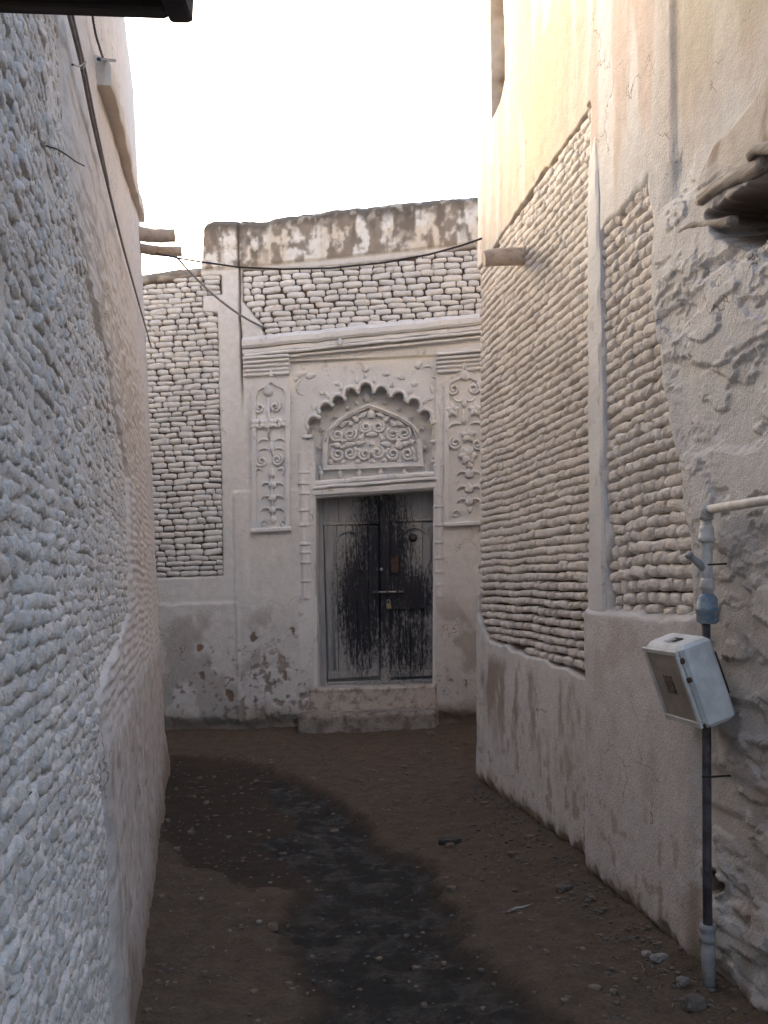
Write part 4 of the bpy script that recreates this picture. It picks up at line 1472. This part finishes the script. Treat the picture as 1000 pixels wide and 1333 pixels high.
for k, (a, b_, R, hand) in enumerate([(450, 452, 42, 1), (540, 450, 42, -1), (258, 508, 47, 1), (347, 503, 45, -1), (640, 502, 45, 1), (718, 495, 47, -1), (262, 640, 47, 1), (347, 632, 46, -1),
                         (445, 638, 44, 1), (532, 626, 44, -1), (640, 634, 46, 1), (740, 634, 48, -1)]):
    Rm = R * 1.02 / 5.263 * px_m
    scroll(Z3(a, b_), Rm, 1.55, hand, -.196, .0185, tymp, 'scroll', math.pi / 2 + hand * .6)
for a, b_, L, Wd, an in [(492, 358, 70, 46, 1.57), (560, 370, 80, 28, -.5), (425, 375, 80, 28, 3.6), (600, 395, 60, 26, .6), (380, 395, 60, 26, 2.6), (300, 430, 70, 28, .5), (345, 425, 50, 26, 2.2),
                         (640, 425, 60, 28, 2.3), (690, 430, 70, 28, -.6), (495, 500, 34, 60, 1.57), (495, 565, 34, 30, 1.57), (430, 520, 60, 26, 1.1), (560, 520, 60, 26, 2.0), (420, 560, 70, 28, .2),
                         (590, 570, 80, 28, 2.9), (345, 572, 80, 32, .1), (250, 575, 70, 30, 3.0), (680, 570, 70, 40, 1.57), (730, 565, 70, 30, .2), (775, 555, 40, 24, .4), (300, 690, 34, 30, 1.57),
                         (400, 688, 34, 30, 1.57), (497, 684, 34, 30, 1.57), (580, 680, 40, 28, 1.57), (682, 686, 34, 30, 1.57), (490, 625, 30, 50, 1.57), (300, 590, 26, 36, 1.57), (215, 690, 40, 26, .8),
                         (790, 670, 36, 26, 2.4), (396, 610, 30, 26, 1.57), (588, 622, 30, 26, 1.57), (303, 545, 26, 36, 1.57), (682, 540, 26, 36, 1.57)]:
    leaf(Z3(a, b_), L * 1.1 / 5.263 * px_m, Wd * 1.35 / 5.263 * px_m, an, -.222, -.178, tymp, 'leaf')

# slot with little posts, lintel
for a in (443, 468, 496, 527, 418, 556):
    c_ = P(a, 616, -.2); zt_ = P(a, 608, -.2)[1]; zb_ = P(a, 626, -.2)[1]
    MB().lathe(c_[0], .20, [(.016, zb_), (.016, c_[1] - .03), (.027, c_[1] - .015), (.031, c_[1]), (.027, c_[1] + .015), (.016, c_[1] + .03), (.016, zt_)], 10).build('baluster', M['carved'], tymp, True)
lin = prism([P(408, 648), P(408, 626), P(569, 612), P(569, 637)], -.02, -.34).build('lintel', M['carved'], back)
band(P(408, 646), P(569, 635), .075, .012, -.1, 30, .006, 41, .02).build('moulding', M['carved'], lin)
band(P(408, 637), P(569, 625), .035, .026, -.1, 30, .007, 42, .015).build('moulding', M['carved'], lin)
band(P(408, 631.5), P(569, 619), .050, .002, -.1, 30, .006, 43, .02).build('moulding', M['carved'], lin)
prism([P(404, 625, -.2), P(404, 606, -.2), P(566, 600, -.2), P(566, 616, -.2)], -.302, -.32).build('slot_dark_plate', M['mud'], lin)  # added brown plate keeps the slot dark in place of an open room

# jambs
zth = P(480, 892)[1]
jl = prism([(P(403, 780)[0], zth - .05), (P(403, 780)[0], z_sp + .02), (P(409.5, 600)[0], z_sp + .02), (P(409.5, 600)[0], P(410, 645)[1]), (P(411, 770)[0], P(410, 770)[1]), (P(413, 880)[0], zth - .05)], -.004, -.36)
jl.build('jamb', M['carved'], back)
jr = prism([(P(572, 780)[0], zth - .05), (P(572, 780)[0], z_sp + .02), (P(565.5, 600)[0], z_sp + .02), (P(564, 700)[0], P(565, 700)[1]), (P(562.5, 880)[0], zth - .05)], -.004, -.36)
jr.build('jamb', M['carved'], back)
zlt = P(404, 775)[1]
prism([P(388, 776), P(413, 775), P(414, 893), P(392, 893)], .014, -.1).jitter(.006, 9, 4).build('jamb_plinth', M['carved'], back)


def colonnette(x, y0, y1, rr_, rings, xs=0):
    zt_ = P(x, y0)[1]; zb_ = P(x, y1)[1]; u0 = P(x, (y0 + y1) / 2)[0]
    zs = [P(x, q)[1] for q in rings]
    rr_ = rr_ * 1.1
    prof = [(rr_, zb_)]
    for q in sorted(zs):
        prof += [(rr_ * .96, q - .010), (rr_ * 1.13, q - .004), (rr_ * 1.13, q + .012), (rr_ * 1.02, q + .030)]
    prof += [(rr_, zt_)]
    mb = MB().lathe(u0, .036, prof, 14)
    lean = (P(x + xs, y1)[0] - P(x, y0)[0])
    mb.V = [(v[0] + lean * ((zt_ - v[2]) / (zt_ - zb_) - .5), v[1], v[2]) for v in mb.V]
    return mb.jitter(.003, 14, 5).build('colonnette', M['carved'], back, False)


colonnette(397, 590, 779, 7.6 * px_m, [616, 630, 643, 665, 684, 709, 720, 733, 757], 4)
colonnette(572, 606, 777, 6.4 * px_m, [660, 684, 707, 727, 745, 762], 2)

# ---- carved side panels
def side_panel(x0, x1, y0, y1, yb, kind):
    """x0..x1 / y0..y1 outline of the frame in the photo"""
    uc = (x0 + x1) / 2
    o1 = [P(x0, y1), P(x0, y0 + 24), P(x0 + 4, y0 + 13), P(uc - 6, y0 + 6), P(uc, y0), P(uc + 6, y0 + 5), P(x1 - 4, y0 + 10), P(x1, y0 + 21), P(x1, y1 - 3)]
    fw = 5.2
    o2 = [P(x0 + fw, y1 - fw), P(x0 + fw, y0 + 28), P(x0 + fw + 3, y0 + 19), P(uc - 5, y0 + 13), P(uc, y0 + 8), P(uc + 5, y0 + 12), P(x1 - fw - 3, y0 + 17), P(x1 - fw, y0 + 25), P(x1 - fw, y1 - 3 - fw)]
    pl = prism(o1, .006, -.04).build('side_panel', M['carved'], back)
    n_ = len(o1)
    V = [(p[0], -.036, p[1]) for p in o1] + [(p[0], -.034, p[1]) for p in o2] + [(p[0], .03, p[1]) for p in o1] + [(p[0], .0, p[1]) for p in o2]
    F = []
    for i in range(n_):
        j = (i + 1) % n_
        F += [(i, n_ + i, n_ + j, j), (i, j, 2 * n_ + j, 2 * n_ + i), (n_ + j, n_ + i, 3 * n_ + i, 3 * n_ + j)]
    MB().add(V, F).jitter(.003, 12, 6).build('frame', M['carved'], pl)
    band(P(x0 - 1, y1 + 2), P(x1 + 2, y1 - 1), .045, .050, -.03, 10, .003, 44, .014).build('sill', M['carved'], pl)
    leaf(P(uc, y0 - 3), .09, .05, math.pi / 2, .02, .045, pl, 'bud')
    return pl


def Z5(a, b_): return P(320 + a / 4.17, 460 + b_ / 4.17)
def Z6(a, b_): return P(560 + a / 4.17, 440 + b_ / 4.17)


k5 = px_m / 4.17
pl = side_panel(329, 378, 490, 692, 0, 'l')
w0, w1 = .006, .040
leaf(Z5(122, 200), 70 * k5, 50 * k5, 1.57, w0, w1, pl, 'bud')
for a, b_, R, hnd in ((75, 298, 29, 1), (162, 292, 29, -1), (86, 586, 33, 1), (172, 580, 33, -1)):
    scroll(Z5(a, b_), R * k5, 1.5, hnd, .022, .0165, pl, 'scroll', math.pi / 2 + hnd * .5)
for (ya, yb) in ((240, 470), (480, 560), (640, 905)):
    q0 = Z5(124 if ya < 400 else 140, ya); q1 = Z5(128 if ya < 400 else 148, yb)
    MB().tube([(q0[0], -.012, q0[1]), ((q0[0] + q1[0]) / 2, -.020, (q0[1] + q1[1]) / 2), (q1[0], -.012, q1[1])], [.012, .019, .012], 6).build('stem', M['carved'], pl, True)
for a, b_, an in ((52, 385, 0), (100, 385, 1.57), (150, 382, 1.57), (198, 378, 3.14)):
    trefoil(Z5(a, b_), 34 * k5, an, w0, w1, pl, 4)
for a, b_, R, a0, a1 in ((100, 500, 34, .6, 2.9), (186, 496, 34, .3, 2.5), (100, 540, 26, .6, 2.9), (182, 540, 26, .3, 2.5), (70, 640, 16, 0, 4.5), (192, 640, 16, -1.5, 3.1)):
    arc_tube(Z5(a, b_), R * k5, a0, a1, .016, .013, pl)
leaf(Z5(143, 650), 60 * k5, 36 * k5, 1.57, w0, w1, pl, 'bud')
for yy in (722, 792, 858):
    for sx in (-1, 1):
        arc_tube(Z5(147 + sx * 34, yy + 6), 26 * k5, .2, 2.95, .018, .016, pl)
    leaf(Z5(147, yy - 8), 46 * k5, 40 * k5, 1.57, w0, w1, pl)
leaf(Z5(150, 905), 50 * k5, 30 * k5, -1.57, w0, w1, pl)
for a, b_, hnd in ((100, 925, 1), (203, 918, -1)):
    scroll(Z5(a, b_), 20 * k5, 1.2, hnd, .016, .010, pl, 'scroll', 0)

pl = side_panel(579, 630, 480, 684, 0, 'r')
leaf(Z6(190, 205), 60 * k5, 44 * k5, 1.57, w0, w1, pl, 'bud')
for a, b_, R, hnd in ((128, 280, 33, 1), (236, 275, 33, -1), (138, 572, 35, 1), (256, 580, 33, -1)):
    scroll(Z6(a, b_), R * k5, 1.6, hnd, .022, .0165, pl, 'scroll', math.pi / 2 + hnd * .5)
for a, b_, R in ((122, 395, 40), (246, 390, 40), (205, 530, 42)):
    trefoil(Z6(a, b_), R * k5, math.pi / 2, w0, w1, pl, 5)
trefoil(Z6(205, 640), 52 * k5, math.pi / 2, w0, w1, pl, 6, 'star_flower')
arc_tube(Z6(155, 320), 26 * k5, 3.3, 5.6, .018, .014, pl); arc_tube(Z6(215, 318), 26 * k5, 3.8, 6.1, .018, .014, pl)
arc_tube(Z6(140, 505), 42 * k5, .9, 3.0, .018, .018, pl); arc_tube(Z6(250, 500), 42 * k5, .2, 2.3, .018, .018, pl)
leaf(Z6(185, 430), 90 * k5, 34 * k5, 1.57, w0, w1, pl); leaf(Z6(187, 350), 60 * k5, 30 * k5, 1.57, w0, w1, pl)
for yy in (745, 825, 893):
    for sx in (-1, 1):
        arc_tube(Z6(212 + sx * 36, yy + 8), 28 * k5, .2, 2.95, .018, .017, pl)
    leaf(Z6(212, yy - 10), 56 * k5, 46 * k5, 1.57, w0, w1, pl)
leaf(Z6(214, 690), 44 * k5, 34 * k5, 1.57, w0, w1, pl)
leaf(Z6(216, 935), 40 * k5, 30 * k5, -1.57, w0, w1, pl)
scroll(Z6(140, 955), 24 * k5, 1.3, 1, .016, .011, pl, 'scroll', 0)

# ---- the door
WD = -.24
D = lambda a, b_: P(a, b_, WD)
dm, nt, b = new_mat('worn_door_paint')
tc = nd(nt, 'ShaderNodeTexCoord').outputs['Object']
mp = nd(nt, 'ShaderNodeMapping'); mp.inputs['Scale'].default_value = (1, 1, .10); nt.links.new(tc, mp.inputs[0])
grain = noise_node(nt, mp.outputs[0], 45, 6, .7)
mp2 = nd(nt, 'ShaderNodeMapping'); mp2.inputs['Scale'].default_value = (1, 1, .35); nt.links.new(tc, mp2.inputs[0])
flake = noise_node(nt, mp2.outputs[0], 55, 6, .78)
sepx = nd(nt, 'ShaderNodeSeparateXYZ'); nt.links.new(tc, sepx.inputs[0])


def mth(op, a_, b_=None):
    n_ = nd(nt, 'ShaderNodeMath', operation=op)
    for i, v in enumerate((a_, b_)):
        if v is None: continue
        if isinstance(v, bpy.types.NodeSocket): nt.links.new(v, n_.inputs[i])
        else: n_.inputs[i].default_value = v
    return n_.outputs[0]


def blob(cx, cz, rx, rz_):
    dx = mth('DIVIDE', mth('SUBTRACT', sepx.outputs[0], cx), rx); dz = mth('DIVIDE', mth('SUBTRACT', sepx.outputs[2], cz), rz_)
    q = mth('ADD', mth('MULTIPLY', dx, dx), mth('MULTIPLY', dz, dz))
    return mth('SUBTRACT', 1.0, q)


b1 = blob(*D(500, 740), .40, 1.20)            # handled area round the meeting stile
b2 = blob(*D(470, 785), .31, .85)
b3 = blob(*D(535, 775), .30, .36)
b4 = blob(*D(532, 840), .36, .50)
wear = mth('MAXIMUM', mth('MAXIMUM', b1, b2), mth('MAXIMUM', b3, mth('SUBTRACT', b4, .25)))
wear = mth('ADD', mth('MULTIPLY', mth('MAXIMUM', wear, -.9), .80), mth('MULTIPLY', mth('SUBTRACT', flake.outputs[0], .5), 2.2))
wear = mth('ADD', wear, mth('MULTIPLY', mth('SUBTRACT', grain.outputs[0], .5), 1.8))
wr = ramp(nt, wear, -.25, .55)
paint_c = ramp(nt, grain.outputs[0], .35, .7, (.26, .255, .25, 1), (.40, .39, .375, 1))
dark_c = ramp(nt, flake.outputs[0], .35, .7, (.010, .009, .010, 1), (.035, .033, .042, 1))
cc = mixc(nt, wr.outputs[0], paint_c.outputs[0], dark_c.outputs[0])
nt.links.new(cc, b.inputs['Base Color'])
b.inputs['Roughness'].default_value = .62
chain_bump(nt, b, [(grain.outputs[0], .6, .006), (wr.outputs[0], .35, .003)])
M['door'] = dm

yB = 889
door = prism([D(408, 895), D(408, 640), D(572, 630), D(572, 893)], WD - .05, WD - .09).build('door', M['door'], back)      # backing boards of the two leaves
prism([D(411, 893), D(411, 643), D(420, 642), D(426, 892)], WD + .035, WD - .05).build('door_post', M['door'], door)
prism([D(563, 892), D(563, 636), D(572, 636), D(572, 892)], WD + .025, WD - .05).build('door_post', M['door'], door)


def plank(x0, x1, xb0, xb1, y0, y1, w, name='plank', dz=0):
    g = .35
    mb = prism([D(xb0 + g, y1), D(x0 + g, y0), D(x1 - g, y0), D(xb1 - g, y1)], WD + w, WD - .05)
    return mb.jitter(.0015, 10, int(x0)).build(name, M['door'], door)


tops = [420, 441, 470, 493]
for i in range(3):
    plank(tops[i], tops[i + 1], tops[i] + .6, tops[i + 1] + .4, 640, 681 - i * .5, random.uniform(-.004, .004))
for x0, x1 in ((502, 536), (536, 564)):
    plank(x0, x1, x0, x1, 634, 678, random.uniform(-.004, .004))
lf = [422, 438, 450, 464, 479, 493]; lfb = [428, 441, 452, 466, 481, 494]
for i in range(5):
    plank(lf[i], lf[i + 1], lfb[i], lfb[i + 1], 684, 878, random.uniform(-.006, .003))
rt = [505, 520, 535, 550, 564]
for i in range(4):
    plank(rt[i], rt[i + 1], rt[i], rt[i + 1] - .3, 680, 876, random.uniform(-.006, .003))
band(D(420, 684), D(493, 682), .030, WD + .012, WD - .05, 10, .002, 50, .006).build('rail', M['door'], door)
band(D(505, 680), D(564, 678), .024, WD + .016, WD - .05, 10, .002, 51, .006).build('rail', M['door'], door)
band(D(428, 884), D(493, 880), .075, WD + .010, WD - .05, 10, .002, 52, .010).build('rail', M['door'], door)
band(D(505, 882), D(563, 880), .065, WD + .010, WD - .05, 10, .002, 53, .010).build('rail', M['door'], door)
plank(495, 507, 497, 509, 640, 889, .035, 'meeting_stile')
band(D(412, 894), D(566, 889), .045, WD + .02, WD - .05, 10, .002, 54, .010).build('bottom_rail', M['door'], door)
prism([D(508, 793), D(508, 751), D(562, 749), D(562, 792)], WD + .022, WD - .04).build('lock_board', M['door'], door)


def arch_mould(xc, yc, R, x0, x1, yfoot):
    pts = []
    q = []
    for i in range(17):
        a = math.pi * (1.08 - 1.16 * i / 16)
        q.append((xc + R * math.cos(a), yc - R * 1.05 * math.sin(a)))
    q = [(x0 + 2, yfoot), (x0, yc + 70), (x0 + 1, yc + 38), (x0 + 5, yc + 28), (x0 + 2, yc + 20)] + q + [(x1 - 1, yc + 20), (x1 - 6, yc + 28), (x1 - 1, yc + 38)]
    pts = [(D(*p)[0], -(WD + .010), D(*p)[1]) for p in q]
    MB().tube(pts, .013, 6).build('arch_moulding', M['door'], door, True)


arch_mould(455, 710, 18, 434, 474, 872)
arch_mould(540, 708, 20, 518, 562, 748)
for (x0, y0, x1, y1) in ((433, 692, 441, 699), (484, 686, 471, 698), (510, 686, 526, 698), (564, 682, 552, 696)):
    MB().tube([(D(x0, y0)[0], -(WD + .004), D(x0, y0)[1]), (D(x1, y1)[0], -(WD + .004), D(x1, y1)[1])], .005, 5).build('arch_ray', M['door'], door)
M['steel'] = simple_mat('bare_steel', (.42, .40, .37), .4, .8, .3, 40)
M['brass'] = simple_mat('dull_brass', (.30, .24, .13), .45, .7, .3, 40)
q0 = D(486, 771); q1 = D(526, 770)
bolt = MB().tube([(q0[0], -(WD + .058), q0[1]), (q1[0], -(WD + .058), q1[1])], .010, 8).build('bolt', M['steel'], door, True)
for x in (492, 505, 518):
    q = D(x, 770.5)
    MB().box((q[0] - .012, -(WD + .072), q[1] - .022), (q[0] + .012, -(WD + .02), q[1] + .022), .003).build('staple', M['iron'], bolt)
q = D(506.5, 788)
pad = MB().box((q[0] - .026, -(WD + .085), q[1] - .034), (q[0] + .026, -(WD + .055), q[1] + .026), .005).build('padlock', M['brass'], door)
MB().tube([(q[0] + .017 * math.cos(a), -(WD + .07), q[1] + .026 + .036 * math.sin(a)) for a in np.linspace(0, math.pi, 9)], .005, 6).build('shackle', M['steel'], pad, True)
q = D(514, 735)
M['rust'] = simple_mat('rusty_plate', (.09, .055, .045), .7, .2, .4, 30)
MB().box((q[0] - .045, -(WD + .018), q[1] - .09), (q[0] + .045, -(WD - .01), q[1] + .08), .004).build('lock_plate', M['rust'], door)
q = D(538, 700)
bo = MB().lathe(0, 0, [(.03, 0), (.045, .006), (.02, .014)], 12).build('door_boss', M['iron'], door, True)
bo.location = (q[0], -(WD + .002), q[1]); bo.rotation_euler = (math.pi / 2, 0, 0)
q = D(497, 741)
MB().tube([(q[0], -(WD + .03), q[1]), (q[0], -(WD + .05), q[1])], .016, 10).build('rivet', M['steel'], door, True)
q = D(497, 648)
MB().tube([(q[0], -(WD + .03), q[1] - .03), (q[0], -(WD + .055), q[1] - .01), (q[0], -(WD + .05), q[1] + .03)], .010, 8).build('top_latch', M['steel'], door, True)

# threshold and step
th = prism([P(403, 924), P(405, 888), P(568, 884), P(568, 922)], .03, -.36).jitter(.012, 6, 8)
MB().box((P(405, 900)[0] - .02, -.035, -.04), (P(568, 900)[0] + .01, .36, P(480, 894)[1]), .02).jitter(.012, 5, 9).build('threshold', M['threshold'], back)


def rough_block(name, x0, x1, y0, y1, z0, z1, mat, seed, rr_=.03):
    """block with a fine uneven skin"""
    V = []; F = []
    nu, nv, nw = 56, 18, 12

    def face(o, a, b_, na, nb):
        st_ = len(V)
        for i in range(na + 1):
            for j in range(nb + 1):
                V.append(np.array(o) + np.array(a) * i / na + np.array(b_) * j / nb)
        for i in range(na):
            for j in range(nb):
                q_ = st_ + i * (nb + 1) + j
                F.append((q_, q_ + nb + 1, q_ + nb + 2, q_ + 1))
    dx, dy, dz = x1 - x0, y1 - y0, z1 - z0
    face((x0, y0, z0), (dx, 0, 0), (0, 0, dz), nu, nv)
    face((x0, y0, z1), (dx, 0, 0), (0, dy, 0), nu, nw)
    face((x0, y1, z0), (0, -dy, 0), (0, 0, dz), nw, nv)
    face((x1, y0, z0), (0, dy, 0), (0, 0, dz), nw, nv)
    V_ = np.array(V)
    C = np.array([(x0 + x1) / 2, (y0 + y1) / 2, (z0 + z1) / 2]); Hf = np.array([dx, dy, dz]) / 2
    q_ = V_ - C
    core = np.clip(q_, -(Hf - rr_), Hf - rr_)
    d_ = q_ - core
    L = np.linalg.norm(d_, axis=1, keepdims=True); L[L < 1e-6] = 1
    q_ = core + d_ / L * rr_
    nrm = d_ / L
    V_ = C + q_
    am = .030 * (fbm(V_[:, 0] * 5 + V_[:, 1] * 4, V_[:, 2] * 5 + V_[:, 1] * 3, 4, seed) - .5) + .012 * (fbm(V_[:, 0] * 22 + V_[:, 1] * 9, V_[:, 2] * 22 + V_[:, 1] * 11, 3, seed + 5) - .5)
    V_ = V_ + nrm * am[:, None]
    me = fast_mesh(name, V_, np.array(F), True)
    return add_obj(name, me, mat)


sl = P(388, 940, .33)[0]; sr = P(567, 940, .33)[0]
stp = rough_block('doorstep', sl, sr, -.36, .0, -.05, P(480, 929, .36)[1], M['step'], 131, .035)
stp.location = FB.O; stp.rotation_euler = (0, 0, FB.rz + .012)
tag(stp, 'worn grey stone doorstep block in front of the double door', 'doorstep')

# ================================================================== PIPES AND METER ON THE RIGHT WALL
sP, _ = FR.hit(920, 1000)
off = .105
Pw = lambda px, py, w=off: np.array(FR.world(*FR.hit(px, py, w), w))
pb_ = Pw(924, 1312); ptop = Pw(921, 663)
Yp = pb_[1]
pipe = empty('standpipe', (pb_[0], pb_[1], 0))
tag(pipe, 'vertical water pipe with white elbow, blue union and grey foot on the right wall', 'pipe')


def at_pipe(px, py):
    p = at_depth(px, py, Yp)
    return np.array([p[0], Yp, p[2]])


def pt(name, mat, pts, R, seg=14):
    return wtube(name, M[mat], pipe, pts, R, seg)


gz = float(ground_z(np.array([pb_[0]]), np.array([pb_[1]]))[0])
foot_p = at_pipe(924, 1312); foot_p[2] = gz - .05
m1 = at_pipe(921.5, 1208); m2 = at_pipe(920.5, 1120); m3 = at_pipe(920, 955); m4 = at_pipe(919, 812)
pt('foot_sleeve', 'pvc_grey', [foot_p, at_pipe(922, 1214)], .0235)
pt('coupling', 'pvc_grey', [at_pipe(921.5, 1226), at_pipe(921.5, 1219), at_pipe(921.5, 1217), at_pipe(921.5, 1212), at_pipe(921.5, 1210), at_pipe(921.3, 1203)], [.0285, .0285, .0255, .0255, .0285, .0285])
pt('lower_pipe', 'pipe_dark', [m1, m2, m3, m4], [.0165, .0160, .0158, .0158])
u0 = at_pipe(921.5, 811); u1 = at_pipe(921, 788)
pt('blue_union', 'union', [at_pipe(921.5, 812), at_pipe(921.5, 809), at_pipe(921.3, 796), at_pipe(921.3, 795), at_pipe(921.2, 791), at_pipe(921.2, 790), at_pipe(921, 778), at_pipe(921, 773)],
   [.028, .039, .040, .044, .044, .037, .035, .022], 18)
pt('upper_pipe', 'pvc', [at_pipe(921, 780), at_pipe(920.5, 740), at_pipe(920, 700), at_pipe(919.5, 672)], .020)
pt('coupling', 'pvc', [at_pipe(920.8, 768), at_pipe(920.8, 762), at_pipe(920.6, 757), at_pipe(920.6, 753)], [.026, .026, .023, .021])
pt('coupling', 'pvc', [at_pipe(920, 706), at_pipe(920, 700), at_pipe(920, 699), at_pipe(920, 690), at_pipe(919.8, 684)], [.028, .031, .027, .027, .022])
va = at_pipe(920, 742); vb = at_pipe(899, 724)
pt('side_branch', 'pvc_grey', [va, (va + vb) / 2, vb], [.017, .015, .010], 10)
pt('valve_stem', 'pvc_grey', [vb, vb + (vb - va) * .22], [.016, .014], 10)
e0 = at_pipe(919.5, 676)
ez = at_pipe(919.5, 664)[2]
dirh = FR.e                                     # runs along the wall towards the viewer
e1 = np.array([e0[0], e0[1], ez])
bend = [e0, e0 * .5 + e1 * .5 + dirh * .004, e1 + dirh * .010 - np.array([0, 0, .006]), e1 + dirh * .03]
pt('elbow', 'pvc', bend, .0245)
pt('branch_pipe', 'pvc', [e1 + dirh * .025, e1 + dirh * .6 + FR.n * .004, e1 + dirh * 3.0], .0165)
for py in (735, 1010):
    cpt = at_pipe(920, py)
    sC, zC = float(FR.e @ (cpt - FR.O)), cpt[2]
    pt('wall_clip', 'iron', [cpt + FR.n * .018, cpt + FR.e * .02, cpt - FR.n * .02 + FR.e * .022, cpt - FR.n * .12 + FR.e * .022], .004, 6)

# meter box hanging crooked
mx = at_depth(918, 884, Yp - .03)
meter = empty('meter_box', tuple(mx))
meter.matrix_world = Matrix.Translation(Vector(mx)) @ Matrix.Rotation(math.atan2(FR.e[1], FR.e[0]), 4, 'Z') @ Matrix.Rotation(rad(0), 4, 'Y') @ Matrix.Rotation(rad(-17), 4, 'X')
tag(meter, 'crooked white utility meter box hanging from the pipe on the right wall', 'meter box')
ML, MD, MH = .30, .130, .300
near = at_depth(922, 889, Yp - .12)
ctr = near - FR.e * (ML / 2)
meter.matrix_world = Matrix.Translation(Vector(ctr)) @ Matrix.Rotation(math.atan2(FR.e[1], FR.e[0]), 4, 'Z') @ Matrix.Rotation(rad(17), 4, 'X')
hx, hy, hz = ML / 2, MD / 2, MH / 2
MB().box((-hx, -hy + .006, -hz), (hx, hy, hz), .014).jitter(.0025, 12, 2).build('case', M['meter'], meter)
lid = MB().box((-hx + .012, -hy - .006, -hz + .012), (hx - .010, -hy + .012, hz - .014), .006).jitter(.001, 12, 3).build('lid', M['meter_lid'], meter)
for (a0, a1, b0, b1) in ((-hx + .006, hx - .006, -hz + .008, -hz + .030), (-hx + .006, hx - .006, hz - .030, hz - .012), (-hx + .006, -hx + .026, -hz + .030, hz - .030), (hx - .026, hx - .006, -hz + .030, hz - .030)):
    MB().box((a0, -hy - .011, b0), (a1, -hy - .0, b1), .003).build('lid_rim', M['meter'], lid)
MB().box((-.040, -hy - .0085, -.028), (.034, -hy - .004, .040), .001).build('reading_window', M['meter_pane'], lid)
for (x, z) in ((hx - .02, -hz + .015), (hx - .010, hz - .05), (hx - .008, .03)):
    V, F = stone_mesh(int(abs(x * 1000)) + int(z * 500) + 400, .016, .010, .014, 1)
    o = add_obj('rust_scab', fast_mesh('rust_scab', V, F, True), M['rust'], meter)
    o.location = (x, -hy + .004, z)
MB().box((-.02, -.02, hz - .004), (.045, .012, hz + .003), .001).build('knockout_hole_shade', M['black'], meter)  # raised dark block, paints in the shade of a hole
MB().tube([(-.03, -.026, hz + .002), (.02, -.028, hz + .006), (.05, -.020, hz + .012)], .004, 5).build('bent_lip', M['meter'], meter)
MB().box((-hx * .7, hy - .004, -hz * .5), (hx * .7, hy + .022, hz * .55), .004).build('back_plate', M['iron'], meter)

# ================================================================== OVERHEAD WIRES
def hang(a, b_, sag, n=24):
    return [a * (1 - t) + b_ * t - np.array([0, 0, sag * 4 * t * (1 - t)]) for t in np.linspace(0, 1, n)]


sE, zE = FL.hit(190, 325)
pole_tip = at_depth(226, 330, float(FL.world(sE, zE)[1]))
wall_pt = np.array(FB.world(*FB.hit(347, 427), -.02))
tag(wtube('overhead_cable', M['cable'], None, hang(pole_tip, wall_pt, .10), .011, 6), 'black cable sagging from the roof poles to the hole beside the portal', 'cable')
a_ = at_depth(203, 330, float(FL.world(sE, zE)[1])); m_ = at_depth(640, 303, 7.2)
n_ = 30
pts = []
for px, py, Y in [(203, 330, 7.9), (232, 336, 7.88), (262, 341, 7.85), (313, 348, 7.8), (370, 350.5, 7.75), (430, 349, 7.7), (500, 342, 7.6), (560, 331, 7.5), (600, 320, 7.42), (640, 306, 7.3)]:
    pts.append(at_depth(px, py, Y))
tag(wtube('overhead_wire', M['wire'], None, pts, .0075, 6), 'thin wire strung across the alley from the roof poles to the tall house', 'wire')
